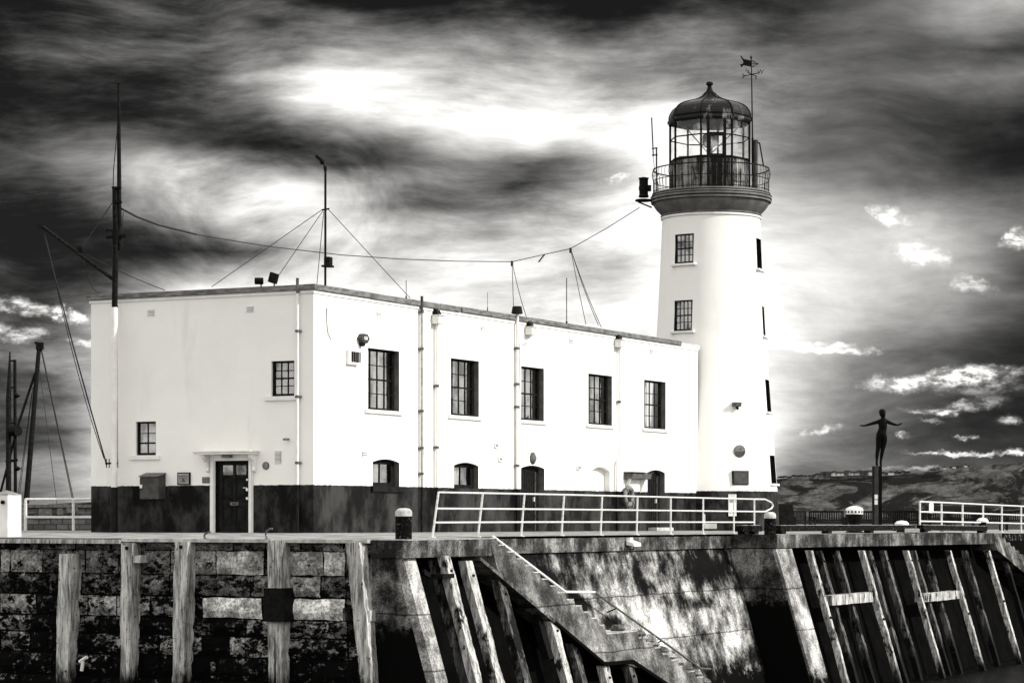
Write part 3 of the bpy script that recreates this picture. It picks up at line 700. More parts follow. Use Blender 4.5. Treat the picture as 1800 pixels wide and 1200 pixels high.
# ------------------------------------------------------------------ battered piles
def pile(px, py, wpx, x0, ybot, matn, label, group, seed=0, depth=.2, name='timber_pile', joint=None):
    a = onx(px, py, x0, BT); zt = a.z
    e = onx(px, ybot, x0, BT); zb = max(e.z, -5.75) if ybot < 1199 else -5.75
    D = (a - Vector((CX, CY, CZ))).dot(Vector((FV[0], FV[1], 0))); wy = wpx * .62 * D / FL / RV[1]
    root = thing(name, (x0 - BT * zb, a.y, zb), label, 'timber pile', group)
    b = MB(); n = max(6, int((zt - zb) / .09))
    for i in range(n + 1):
        z = zt + (zb - zt) * i / n
        e1 = noise.noise(Vector((z * 1.5, px * .37, 1))) * .05 + noise.noise(Vector((z * 7, px, 2))) * .03; e2 = noise.noise(Vector((z * 1.5, px * .37, 7))) * .05 + noise.noise(Vector((z * 7, px, 8))) * .03; xo = x0 - BT * z + noise.noise(Vector((z, px, 5))) * .02
        b.v += [Vector((xo, a.y - wy / 2 + e1, z)), Vector((xo, a.y + wy / 2 + e2, z)), Vector((xo - depth, a.y + wy / 2 + e2, z)), Vector((xo - depth, a.y - wy / 2 + e1, z))]
    for i in range(n):
        q = i * 4
        for k_ in range(4): b.f.append([q + k_, q + (k_ + 1) % 4, q + 4 + (k_ + 1) % 4, q + 4 + k_])
    b.f.append([0, 1, 2, 3]); b.f.append([n * 4 + k_ for k_ in range(4)][::-1])
    b.build('timber', M[matn], root)
    b = MB()
    if not joint: z = zt - .35; b.tube((x0 - BT * z - .02, a.y, z), (x0 - BT * z + .05, a.y, z), .03, 8)
    if joint: 
        z = onx(px, joint, x0, BT).z; b.obox((x0 - BT * z - .01, a.y - wy / 2 - .01, z), Vector((.03, 0, 0)), Vector((0, wy + .02, 0)), Vector((0, 0, .07)))
    b.build('iron_bolt', M['iron'], root) if not joint else b.build('iron_strap', M['iron'], root)
    return root
gA = 'timber piles below the stairs'
pile(771, 983, 19, 8.46, 1210, 'pilemid', 'wide dark stained pile just right of the concrete corner', gA)
r_ = pile(785, 976, 17, 8.72, 1210, 'pile', 'brightest pale pile carrying a black iron strap under the coping', gA)
p = onx(787, 1008, 8.80, BT); b = MB(); b.obox(p + Vector((-.35, -.62, .12)), Vector((.08, 0, 0)), Vector((0, .35, -.12)), Vector((0, 0, -.12))); b.obox(p + Vector((-.30, -.30, 0)), Vector((.34, .0, 0)), Vector((0, .55, 0)), Vector((0, 0, -.10))); b.build('iron_strap', M['iron'], r_)
pile(824, 985, 19, 8.5, 1210, 'pile', 'stained pile third from the concrete corner', gA)
pile(881, 1018, 19, 8.5, 1210, 'pilemid', 'dark streaked pile fourth from the concrete corner', gA)
pile(946, 1068, 14, 8.4, 1160, 'piledark', 'short black rotted pile under the middle of the stairs', gA)
pile(972, 1083, 17, 8.55, 1210, 'pile', 'clean pale pile meeting the stair soffit', gA)
pile(1008, 1122, 15, 8.4, 1210, 'pilemid', 'dark pile just right of the clean stair pile', gA)
pile(1064, 1166, 17, 8.5, 1210, 'pile', 'mottled pile left of the two below the lower landing', gA)
pile(1107, 1164, 16, 8.5, 1210, 'pilemid', 'mottled pile right of the two below the lower landing', gA)
gC = 'timber piles under the statue quay'
for (px, wp, x0, yb, mt_, lab, jt) in (
    (1427, 8, 8.82, 1210, 'pile', 'pale front pile nearest the sloping concrete corner', 1090), (1443, 10, 8.45, 1210, 'pilemid', 'stained rear pile behind the first pale front pile', None),
    (1473, 10, 8.45, 1210, 'pilemid', 'grey rear pile midway between first and second front piles', None), (1519, 8, 8.82, 1210, 'pile', 'pale front pile at right end of the left crossbeam', 1093),
    (1530, 10, 8.5, 1210, 'pilemid', 'rear pile close behind the second pale front pile', None), (1556, 10, 8.45, 1210, 'pilemid', 'grey rear pile below the statue', None),
    (1597, 7, 8.82, 1210, 'pile', 'pale front pile at left end of the right crossbeam', None), (1609, 8, 8.5, 1210, 'pilemid', 'dim rear pile behind the third pale front pile', None),
    (1630, 8, 8.45, 1210, 'pilemid', 'split grey rear pile below the railing start', None), (1671, 8, 8.82, 1210, 'pile', 'pale front pile at right end of the right crossbeam', 1083),
    (1699, 8, 8.45, 1210, 'pilemid', 'grey rear pile right of the fourth front pile', None), (1739, 8, 8.82, 1210, 'pile', 'pale front pile nearest the far right stairs', 1060),
    (1771, 8, 8.4, 1210, 'piledark', 'short dark pile under the far right stairs', None)):
    pile(px, 967 if px < 1740 else 985, wp * .95, x0, yb, mt_, lab, gC, joint=jt)
for (xa_, xb_, yt, yb, lab) in ((1461, 1541, 1046, 1064, 'whitish horizontal crossbeam joining the first two front piles'), (1623, 1694, 1043, 1058, 'greyer horizontal crossbeam joining the third and fourth front piles')):
    a = onx(xa_, yt, 8.72, BT); c = onx(xb_, yt, 8.72, BT); d2 = onx(xa_, yb, 8.72, BT); hgt = a.z - d2.z
    b = MB(); n = 12
    for i in range(n + 1):
        y = a.y + (c.y - a.y) * i / n; e = noise.noise(Vector((y * 3, 2, 5))) * .02
        b.v += [Vector((8.74 - BT * a.z, y, a.z + e)), Vector((8.74 - BT * a.z + .02, y, a.z - hgt + e)), Vector((8.4 - BT * a.z, y, a.z - hgt + e)), Vector((8.4 - BT * a.z, y, a.z + e))]
    for i in range(n):
        q = i * 4
        for k_ in range(4): b.f.append([q + k_, q + (k_ + 1) % 4, q + 4 + (k_ + 1) % 4, q + 4 + k_])
    b.f.append([0, 1, 2, 3]); b.f.append([n * 4 + k_ for k_ in range(4)][::-1])
    b.build('crossbeam', M['pile'], label=lab, cat='timber beam')

# ------------------------------------------------------------------ building
BW_, BL_ = -7.66, 27.45; ZT = 6.79; ZB = -.15
bld = thing('harbour_building', (-3.8, 13.7, 0), 'long white two storey building with black base attached to the lighthouse', 'building')
class Fr:   # wall frame: P(a along, n outward, z)
    def __init__(s, o, u, n): s.o = Vector(o); s.u = Vector(u); s.n = Vector(n)
    def P(s, a, n, z): return s.o + s.u * a + s.n * n + VZ * z
    def box(s, b, a0, a1, n0, n1, z0, z1): b.obox(s.P(a0, n0, z0), s.u * (a1 - a0), s.n * (n1 - n0), VZ * (z1 - z0))
RW = Fr((0, 0, 0), (0, 1, 0), (1, 0, 0)); LW = Fr((0, 0, 0), (1, 0, 0), (0, -1, 0))
def ra(px): return onx(px, 800).y
def rz(px, py): return onx(px, py).z
def la(px): return ony(px, 800).x
def lz(px, py): return ony(px, py).z
def wall_with_holes(fr, a0, a1, z0, z1, holes, depth, name, mt, parent, jamb):
    As = sorted({a0, a1} | {h[0] for h in holes} | {h[1] for h in holes}); Zs = sorted({z0, z1} | {h[2] for h in holes} | {h[3] for h in holes})
    b = MB()
    for i in range(len(As) - 1):
        for j in range(len(Zs) - 1):
            ca, cz = (As[i] + As[i + 1]) / 2, (Zs[j] + Zs[j + 1]) / 2
            if any(h[0] < ca < h[1] and h[2] < cz < h[3] for h in holes): continue
            b.face([fr.P(As[i], 0, Zs[j]), fr.P(As[i + 1], 0, Zs[j]), fr.P(As[i + 1], 0, Zs[j + 1]), fr.P(As[i], 0, Zs[j + 1])])
    for h in holes:   # arch spandrels
        if len(h) > 4 and h[4]:
            rise = h[4]; n = 8; mid = (h[0] + h[1]) / 2; hw = (h[1] - h[0]) / 2
            for s in range(n):
                t0, t1 = -1 + 2 * s / n, -1 + 2 * (s + 1) / n; za, zb = h[3] - rise * t0 * t0, h[3] - rise * t1 * t1
                b.face([fr.P(mid + hw * t0, 0, za), fr.P(mid + hw * t1, 0, zb), fr.P(mid + hw * t1, 0, h[3]), fr.P(mid + hw * t0, 0, h[3])])
    b.build(name, mt, parent)
    for h in holes:
        b = MB(); dp = -depth; rise = h[4] if len(h) > 4 else 0
        zs = h[3] - rise
        b.face([fr.P(h[0], -.001, h[2]), fr.P(h[0], dp, h[2]), fr.P(h[0], dp, zs), fr.P(h[0], -.001, zs)])
        b.face([fr.P(h[1], -.001, h[2]), fr.P(h[1], -.001, zs), fr.P(h[1], dp, zs), fr.P(h[1], dp, h[2])])
        b.face([fr.P(h[0], -.001, h[2]), fr.P(h[1], -.001, h[2]), fr.P(h[1], dp, h[2]), fr.P(h[0], dp, h[2])])
        n = 8; mid = (h[0] + h[1]) / 2; hw = (h[1] - h[0]) / 2
        for s in range(n):
            t0, t1 = -1 + 2 * s / n, -1 + 2 * (s + 1) / n; za, zb = h[3] - rise * t0 * t0, h[3] - rise * t1 * t1
            b.face([fr.P(mid + hw * t0, -.001, za), fr.P(mid + hw * t0, dp, za), fr.P(mid + hw * t1, dp, zb), fr.P(mid + hw * t1, -.001, zb)])
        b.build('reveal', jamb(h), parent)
upW = [(646.7, 701.7, 611, 719), (792.3, 841.7, 629, 729), (911, 956, 642.5, 737), (1034.3, 1075.7, 656, 745), (1132.3, 1170, 667, 752)]
loW = [(655, 702, 808, 854), (798, 841, 814, 857.5)]
drs = [(915.8, 956.9, 819, None), (1138, 1168.7, 827, None)]
niche = (1039, 1072, 821.5, 863)
H = []
for (a, b_, t, c) in upW: H.append((ra(a), ra(b_), rz(a, c), rz(a, t)))
for (a, b_, t, c) in loW: H.append((ra(a), ra(b_), rz(a, c), rz(a, t) + .04, .10))
for (a, b_, t, c) in drs: H.append((ra(a), ra(b_), -.10, rz(a, t) + .04, .10))
H.append((ra(niche[0]), ra(niche[1]), rz(niche[0], niche[3]), rz(niche[0], niche[2]) + .04, .16))
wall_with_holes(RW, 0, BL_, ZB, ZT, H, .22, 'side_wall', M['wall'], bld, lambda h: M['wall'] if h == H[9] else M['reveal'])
HL = [(la(238.8), la(274), lz(238, 800), lz(238, 741)), (la(477), la(517.3), lz(477, 696.5), lz(477, 634.7)), (la(379), la(438.5), -.10, lz(379, 809.7))]
wall_with_holes(LW, BW_, 0, ZB, ZT, HL, .12, 'front_wall', M['wall'], bld, lambda h: M['wall'] if h != HL[2] else M['black'])
nh = H[9]; b = MB(); b.face([RW.P(nh[0], -.22, nh[2]), RW.P(nh[1], -.22, nh[2]), RW.P(nh[1], -.22, nh[3]), RW.P(nh[0], -.22, nh[3])]); b.build('blind_arch', M['wall'], bld)
b = MB(); b.face([(BW_, 0, ZB), (BW_, BL_ + 2, ZB), (BW_, BL_ + 2, ZT), (BW_, 0, ZT)]); b.face([(BW_, BL_ + 2, ZB), (-3, BL_ + 2, ZB), (-3, BL_ + 2, ZT), (BW_, BL_ + 2, ZT)]); b.build('rear_wall', M['wall'], bld)
b = MB(); b.face([(BW_, 0, ZT - .3), (0, 0, ZT - .3), (0, BL_, ZT - .3), (BW_, BL_, ZT - .3)]); b.build('roof', M['deckwood'], bld)
# interior shell so that the windows look into rooms
b = MB()
for f_ in (RW,): b.face([f_.P(.5, -3.4, 0), f_.P(BL_, -3.4, 0), f_.P(BL_, -3.4, ZT - .32), f_.P(.5, -3.4, ZT - .32)])
b.face([(BW_ + .3, 3.2, 0), (-3.5, 3.2, 0), (-3.5, 3.2, ZT - .32), (BW_ + .3, 3.2, ZT - .32)])
b.face([(BW_, .3, 3.0), (-.3, .3, 3.0), (-.3, BL_, 3.0), (BW_, BL_, 3.0)])
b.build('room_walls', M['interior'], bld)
# parapet coping in lengths
b = MB(); cuts = [0, .0, 6.1, 11.6, 17.3, 22.6, BL_ - 1.6]; a_ = -.08
for c0, c1 in zip([-.08, 3.05, 7.2, 8.62, 13.4, 19.0], [3.04, 7.19, 8.54, 13.39, 18.99, 25.75]):
    dz = random.uniform(-.008, .008); b.obox((-.30, c0, ZT - .005 + dz), Vector((.38, 0, 0)), Vector((0, c1 - c0, 0)), Vector((0, 0, .165)))
b.build('side_coping', M['lead'], bld, bevel=.01)
b = MB(); b.box(-.26, .05, 25.77, BL_ + .05, ZT - .03, ZT + .11); b.box(-.26, .03, 0, BL_, ZT - .10, ZT - .02); b.build('coping_end', M['white'], bld)
b = MB(); b.box(BW_ - .12, .0, -.085, .30, ZT + .0, ZT + .155); b.build('front_coping', M['lead'], bld, bevel=.01)
b = MB(); b.box(BW_ - .05, .028, -.035, .2, ZT - .09, ZT - .005); b.build('string_course', M['white'], bld)
b = MB(); b.face([(BW_, BL_ + 2, ZT), (BW_ + .3, BL_ + 2, ZT), (BW_ + .3, 0, ZT), (BW_, 0, ZT)]); b.build('rear_coping', M['lead'], bld)

def sash(fr, a0, a1, z0, z1, cols, rows_, parent, depth=.20, sill=.10, curtain=None, jam=0., fw=.055, mid=True):
    A = a1 - a0; Hh = z1 - z0
    b = MB(); n0, n1 = -depth - .06, -depth + .03
    fr.box(b, a0, a0 + fw, n0, n1, z0, z1); fr.box(b, a1 - fw - jam, a1, n0, n1, z0, z1)
    fr.box(b, a0 + fw, a1 - fw - jam, n0, n1, z1 - fw, z1); fr.box(b, a0 + fw, a1 - fw - jam, n0, n1, z0, z0 + fw * 1.3)
    w = b.build('window', M['black'], parent)
    b = MB(); ia0, ia1, iz0, iz1 = a0 + fw, a1 - fw - jam, z0 + fw * 1.3, z1 - fw
    bn0, bn1 = -depth - .03, -depth + .005; t = .011
    for c in range(1, cols):
        a = ia0 + (ia1 - ia0) * c / cols; fr.box(b, a - t, a + t, bn0, bn1, iz0, iz1)
    for r in range(1, rows_):
        z = iz0 + (iz1 - iz0) * r / rows_; tt = t * (2.2 if mid and r == rows_ // 2 else 1.); fr.box(b, ia0, ia1, bn0 - .002, bn1 + .004, z - tt, z + tt)
    b.build('glazing_bars', M['black'], w)
    b = MB(); b.face([fr.P(ia0, -depth - .02, iz0), fr.P(ia1, -depth - .02, iz0), fr.P(ia1, -depth - .02, iz1), fr.P(ia0, -depth - .02, iz1)]); b.build('pane', M['glass'], w)
    if sill:
        b = MB(); fr.box(b, a0 - .2, a1 + .16, -depth + .03, .07, z0 - sill, z0 - .002); b.build('sill', M['white'], w, bevel=.006)
    if curtain:
        for (c0, c1, cz0, cz1, dr) in curtain:
            b = MB(); n = 14; x0_, x1_ = ia0 + (ia1 - ia0) * c0, ia0 + (ia1 - ia0) * c1
            top, bot = iz0 + (iz1 - iz0) * cz1, iz0 + (iz1 - iz0) * cz0
            for i in range(n + 1):
                u = i / n; nn = -depth - .14 - .03 * math.sin(u * 19)
                b.v += [fr.P(x0_ + (x1_ - x0_) * u, nn, top), fr.P(x0_ + (x1_ - x0_) * (u * (1 - dr)), nn, bot)]
            for i in range(n): b.f.append([2 * i, 2 * i + 2, 2 * i + 3, 2 * i + 1])
            b.build('curtain', M['curtain'], w)
    return w
curts = [[(.52, .70, .2, 1., .6), (.66, .74, 0, .3, 0)], [(.30, .50, .3, 1, .5), (.60, .66, 0, .5, .2)], [(.35, .55, .2, 1., .5)], [(.48, .62, 0.4, 1., .3)], [(.3, .48, .1, 1, .1), (.0, .15, 0., .5, 0)]]
for h_, cu in zip(H[:5], curts): sash(RW, h_[0], h_[1], h_[2], h_[3], 4, 4, bld, .20, .11, cu, jam=.05)
for h_ in H[5:7]:
    w_ = sash(RW, h_[0] + .05, h_[1], h_[2], h_[3] - .06, 2, 1, bld, .20, 0, [(.25, .62, 0, 1, .1)], jam=.12, fw=.09)
b = MB(); h_ = H[5]; RW.box(b, h_[0] - .12, h_[1] + .14, 0, .09, h_[2] - .16, h_[2] - .002); b.build('lower_sill', M['black'], bld)
sash(LW, *HL[0][:2], HL[0][2], HL[0][3], 2, 3, bld, .10, .13, [(.05, .9, .1, .8, 0)])
sash(LW, *HL[1][:2], HL[1][2], HL[1][3], 3, 4, bld, .10, .12, [(.1, .45, .05, .35, 0)])
# side doors
for h_, nm in ((H[7], 1), (H[8], 2)):
    b = MB(); RW.box(b, h_[0] + .02, h_[1] - .02, -.27, -.21, -.1, h_[3] - .02); dr_ = b.build('side_door', M['darkwood'], bld)
    b = MB(); RW.box(b, h_[0] + .02, h_[0] + .30, -.22, -.09, -.1, h_[3] - .14)
    for i in range(6): RW.box(b, h_[0] + .35 + i * .16, h_[0] + .46 + i * .16, -.22, -.198, .1, h_[3] - .2)
    b.build('boards', M['darkwood'], dr_)
    b = MB(); RW.box(b, h_[1] - .36, h_[1] - .34, -.2, -.15, 0, h_[3] - .2); b.build('strip', M['grey'], dr_)
    b = MB(); RW.box(b, h_[1] - .46, h_[1] - .42, -.2, -.14, .95, 1.1); b.build('handle', M['white'], dr_)
b = MB(); RW.box(b, H[8][0] + .05, H[8][1], .0, .35, -.14, .06); b.build('doorstep', M['copingtop'], bld, bevel=.01)
# front door with surround and canopy
h_ = HL[2]; b = MB()
LW.box(b, h_[0] + .02, h_[1] - .02, -.115, -.085, -.1, h_[3] - .02); fd = b.build('front_door', M['darkwood'], bld)
b = MB(); dw0, dw1 = h_[0] + .10, h_[1] - .05; dwm = (dw0 + dw1) / 2; zt_ = h_[3]
for a0, a1 in ((dw0, dw0 + .10), (dwm - .05, dwm + .05), (dw1 - .10, dw1)): LW.box(b, a0, a1, -.085, -.062, -.02, zt_ - .04)
for z0, z1 in ((zt_ - .13, zt_ - .04), (zt_ - .50, zt_ - .40), (.74, .90), (-.02, .18), (1.0, 1.02)):
    LW.box(b, dw0 + .1, dwm - .05, -.085, -.064, z0, z1); LW.box(b, dwm + .05, dw1 - .1, -.085, -.064, z0, z1)
for a0, a1 in ((dw0 + .15, dwm - .1), (dwm + .1, dw1 - .15)):
    for z0, z1 in ((.24, .70), (1.08, zt_ - .56)): LW.box(b, a0, a1, -.085, -.070, z0, z1)
b.build('door_frame', M['black'], fd, bevel=.004)
for a0, a1 in ((dw0 + .1, dwm - .05), (dwm + .05, dw1 - .1)):
    b = MB(); LW.box(b, a0, a1, -.086, -.076, zt_ - .40, zt_ - .13); b.build('door_pane', M['glass'], fd)
b = MB(); LW.box(b, dwm - .13, dwm + .13, -.062, -.048, .78, .86); b.build('letter_plate', M['canvas'], fd)
b = MB(); LW.box(b, dwm - .09, dwm + .09, -.048, -.044, .80, .84); b.build('letter_slot', M['black'], fd)
for z, s_ in ((1.5, .03), (1.22, .045), (.97, .04)):
    b = MB(); b.tube(LW.P(dw1 - .05, -.06, z), LW.P(dw1 - .05, -.02, z), s_, 10)
    if z == 1.22: b.tube(LW.P(dw1 - .05, -.02, z + .05), LW.P(dw1 - .18, -.02, z + .05), .012, 6)
    b.build('door_lock', M['white'], fd)
b = MB(); fa0, fa1 = la(370.8), la(445.8); ft = lz(380, 799)
LW.box(b, fa0, h_[0], .0, .06, -.12, ft); LW.box(b, h_[1], fa1, .0, .06, -.12, ft); LW.box(b, h_[0], h_[1], .0, .06, zt_, ft)
LW.box(b, fa0 + .06, h_[0] - .03, .06, .085, -.12, zt_ + .03); LW.box(b, h_[1] + .03, fa1 - .03, .06, .085, -.12, zt_ + .03); b.build('door_surround', M['white'], bld, bevel=.006)
b = MB(); ca0, ca1 = la(354), la(455); LW.box(b, ca0, ca1, 0, .42, ft, ft + .06); LW.box(b, ca0 - .03, ca1 + .03, 0, .46, ft + .06, ft + .10); cn = b.build('door_canopy', M['white'], bld, bevel=.01)
for a0 in (fa0 - .10, fa1 + .02):
    b = MB(); prof = [(0, ft), (.34, ft), (.30, ft - .10), (.16, ft - .22), (.10, ft - .36), (.13, ft - .46), (.06, ft - .50), (0, ft - .50)]
    b.prism([LW.P(a0, n, z) for n, z in prof], LW.u * .09); b.build('corbel', M['white'], cn)
b = MB(); m_ = (la(394) + la(414)) / 2; LW.box(b, m_ - .15, m_ + .15, .08, .22, ft - .09, ft - .005); b.build('door_lamp', M['canvas'], cn, bevel=.01)

# fixtures on walls : each a thing
def vent(fr, a, z, w, h, nl, label, mt='white', cat='vent', group='air bricks in the white walls', vert=False):
    root = thing('air_vent', fr.P(a, 0, z), label, cat, group)
    b = MB(); fr.box(b, a - w / 2, a + w / 2, .002, .012, z - h / 2, z + h / 2); b.build('back_plate', M['black' if nl > 5 else 'grey'], root)
    b = MB()
    fr.box(b, a - w / 2 - .02, a + w / 2 + .02, .002, .02, z + h / 2, z + h / 2 + .02); fr.box(b, a - w / 2 - .02, a + w / 2 + .02, .002, .02, z - h / 2 - .02, z - h / 2)
    for i in range(nl):
        if vert: aa = a - w / 2 + w * (i + .5) / nl; fr.box(b, aa - w / nl * .28, aa + w / nl * .28, .012, .03, z - h / 2, z + h / 2)
        else: zz = z - h / 2 + h * (i + .5) / nl; fr.box(b, a - w / 2, a + w / 2, .012, .03, zz - h / nl * .3, zz + h / nl * .3)
    b.build('louvres', M[mt], root); return root
def LV(x0, x1, y0, y1, nl, label, **k):
    a = (la(x0) + la(x1)) / 2; z = lz((x0 + x1) / 2, (y0 + y1) / 2); vent(LW, a, z, la(x1) - la(x0), (y1 - y0) * 72 / FL, nl, label, **k)
def RVt(x0, x1, y0, y1, nl, label, **k):
    a = (ra(x0) + ra(x1)) / 2; p = onx((x0 + x1) / 2, (y0 + y1) / 2); D = (p - Vector((CX, CY, CZ))).dot(Vector((FV[0], FV[1], 0)))
    vent(RW, a, p.z, (ra(x1) - ra(x0)), (y1 - y0) * D / FL, nl, label, **k)
LV(260, 271, 545, 554, 3, 'small white air brick high on the front wall near the flagpole')
LV(434, 445, 539, 547, 3, 'small white air brick high on the front wall above the small upper window')
LV(483.5, 494, 793, 813, 9, 'tall slatted black louvre right of the front door canopy', mt='white')
RVt(662, 670.7, 549, 557, 3, 'air brick high on the side wall above the first tall window')
RVt(845, 852.5, 574, 581.5, 3, 'air brick high on the side wall between second and third tall windows')
RVt(1001, 1007, 596, 603, 2, 'air brick high on the side wall left of the fourth tall window')
RVt(1143, 1148, 614, 621, 2, 'air brick high on the side wall above the fifth tall window')
RVt(636.7, 645.7, 793, 803, 3, 'air brick low on the side wall left of the first arched window')
RVt(740, 745.7, 790, 801, 3, 'air brick low on the side wall just right of the first side downpipe')
for x0, x1, y0, y1, lab in ((867.7, 873.3, 778, 787, 'upper of two small white boxes left of the third downpipe'), (875, 881, 802, 811, 'lower of two small white boxes left of the third downpipe'), (1013, 1019, 817, 826, 'small white box between first side door and blind arch')):
    root = thing('junction_box', onx(x0, y1), lab, 'junction box', 'small junction boxes'); D = 80; z = onx((x0 + x1) / 2, (y0 + y1) / 2).z
    b = MB(); RW.box(b, ra(x0), ra(x1), 0, .06, z - .08, z + .08); b.build('box', M['white'], root, bevel=.008)
    b = MB(); RW.box(b, ra(x0) + .04, ra(x1) - .04, .06, .068, z - .03, z + .03); b.build('cover', M['canvas'], root)
# louvred box
root = thing('louvre_box', onx(617, 642), 'square white framed grille left of the first tall window', 'vent grille'); a0, a1 = ra(608), ra(627); z0, z1 = rz(617, 641), rz(617, 615)
b = MB(); RW.box(b, a0, a1, 0, .10, z0, z1); b.build('frame', M['white'], root, bevel=.01)
b = MB(); RW.box(b, a0 + .14, a1 - .03, .101, .11, z0 + .08, z1 - .05); b.build('grille', M['iron'], root)
b = MB(); [RW.box(b, a0 + .2 + i * .13, a0 + .24 + i * .13, .11, .125, z0 + .08, z1 - .05) for i in range(4)]; b.build('bars', M['grey'], root)
# alarm
p = onx(635, 595); root = thing('alarm_box', p, 'dark hexagonal alarm box high on the side wall', 'alarm box'); b = MB()
hexp = [RW.P(p.y + .26 * math.cos(R(60 * i)), 0, p.z + .155 * math.sin(R(60 * i))) for i in range(6)]; b.prism(hexp, (.15, 0, 0)); b.build('case', M['midgrey'], root, bevel=.015)
b = MB(); RW.box(b, p.y - .08, p.y + .10, .152, .158, p.z - .035, p.z + .05); b.build('badge', M['white'], root)
b = MB(); b.tube((0, p.y - .05, p.z - .14), (.12, p.y - .05, p.z - .14), .09, 12); b.build('strobe', M['black'], root)
def text(s, size, loc, fr, mt, parent, name='lettering'):
    c = bpy.data.curves.new(name, 'FONT'); c.body = s; c.size = size; c.extrude = .002; c.align_x = 'CENTER'; c.align_y = 'CENTER'
    o = bpy.data.objects.new(name, c); me = bpy.data.meshes.new_from_object(o); bpy.data.objects.remove(o)
    me.name = name; mw = Matrix.Identity(4); mw.col[0][:3] = fr.u; mw.col[1][:3] = VZ; mw.col[2][:3] = fr.n; mw.col[3][:3] = Vector(loc) - WL[parent]
    me.transform(mw); me.materials.clear(); me.materials.append(mt); o = bpy.data.objects.new(name, me); COL.objects.link(o); o.parent = parent; WL[o] = WL[parent]; return o
text('ADT', .07, RW.P(p.y + .01, .159, p.z + .01), RW, M['letters'], root)
# front wall notices
a0, a1, z0, z1 = la(313), la(335.5), lz(320, 852), lz(320, 830)
root = thing('club_notice', LW.P(a0, 0, z0), 'framed notice reading SCARBOROUGH YACHT CLUB left of the front door', 'notice board')
b = MB(); LW.box(b, a0, a1, 0, .05, z0, z1); b.build('frame', M['black'], root, bevel=.006)
b = MB(); LW.box(b, a0 + .03, a1 - .04, .05, .054, z0 + .03, z1 - .03); b.build('panel', mat('notice paper', .28, .2, 8, .6, 0), root)
am = (a0 + a1) / 2 - .005
text('SCARBOROUGH', .045, LW.P(am, .056, z1 - .11), LW, M['letters'], root); text('YACHT CLUB', .045, LW.P(am, .056, z1 - .17), LW, M['letters'], root)
b = MB(); b.prism([LW.P(am - .08, .055, z0 + .10), LW.P(am + .06, .055, z0 + .09), LW.P(am + .08, .055, z0 + .12), LW.P(am - .05, .055, z0 + .12)], LW.n * .002); b.prism([LW.P(am - .03, .055, z0 + .13), LW.P(am + .05, .055, z0 + .13), LW.P(am - .01, .055, z0 + .2)], LW.n * .002); b.build('boat_picture', M['letters'], root)
a0, a1, z0, z1 = la(356), la(370), lz(363, 848.5), lz(363, 838)
root = thing('name_plate', LW.P(a0, 0, z0), 'small grey name plate directly left of the door surround', 'plaque')
b = MB(); LW.box(b, a0, a1, 0, .02, z0, z1); b.build('plate', M['midgrey'], root)
b = MB(); LW.box(b, a0 + .02, a1 - .02, .02, .024, z0 + .11, z1 - .02); LW.box(b, a0 + .02, a1 - .02, .02, .024, z0 + .03, z0 + .08); b.build('text_lines', M['canvas'], root)
p = ony(467.7, 818); root = thing('round_plaque', p, 'small round grey plaque right of the front door', 'plaque')
b = MB(); b.tube(p, p + LW.n * .03, .108, 24); b.build('rim', M['midgrey'], root); b = MB(); b.tube(p + LW.n * .03, p + LW.n * .035, .09, 24); b.build('face', M['canvas'], root)
# post cabinet
a0, a1 = la(257.5), la(291.5); zt_, zb_ = lz(265, 836), lz(265, 877)
root = thing('wall_cabinet', LW.P(a0, 0, zb_), 'large grey metal cabinet with sloping lid on the front wall', 'cabinet')
b = MB(); b.prism([LW.P(a0, 0, zb_), LW.P(a0, .34, zb_), LW.P(a0, .34, zt_ - .04), LW.P(a0, 0, zt_ + .06)], LW.u * (a1 - a0)); b.build('case', M['midgrey'], root, bevel=.01)
b = MB(); b.prism([LW.P(a0 - .02, -.0, zt_ + .065), LW.P(a0 - .02, .37, zt_ - .035), LW.P(a0 - .02, .37, zt_ - .01), LW.P(a0 - .02, -.0, zt_ + .09)], LW.u * (a1 - a0 + .04)); b.build('lid', M['grey'], root)
b = MB(); LW.box(b, a0 + .03, a0 + .1, .34, .38, zb_ + .32, zb_ + .42); b.build('padlock', M['white'], root)
# cctv front wall
p = ony(507, 772); root = thing('security_camera', p, 'tiny white security camera on the front wall above the louvre', 'security camera')
b = MB(); b.cbox(p + LW.n * .12, LW.u * .16 - LW.n * .05, LW.n * .07, VZ * .06); b.build('body', M['canvas'], root, bevel=.01); b = MB(); b.path([p, p + LW.n * .06, p + LW.n * .12 + VZ * .03], .012); b.build('arm', M['grey'], root)
# hanging cable end
p = onx(573, 560); b = MB(); b.path([p + Vector((.02, 0, .3)), p + Vector((.03, 0, -.1)), p + Vector((.03, .05, -.38)), p + Vector((.03, .22, -.58))], .012)
b.build('loose_cable', M['grey'], label='loose bent cable end hanging near the building corner', cat='cable')

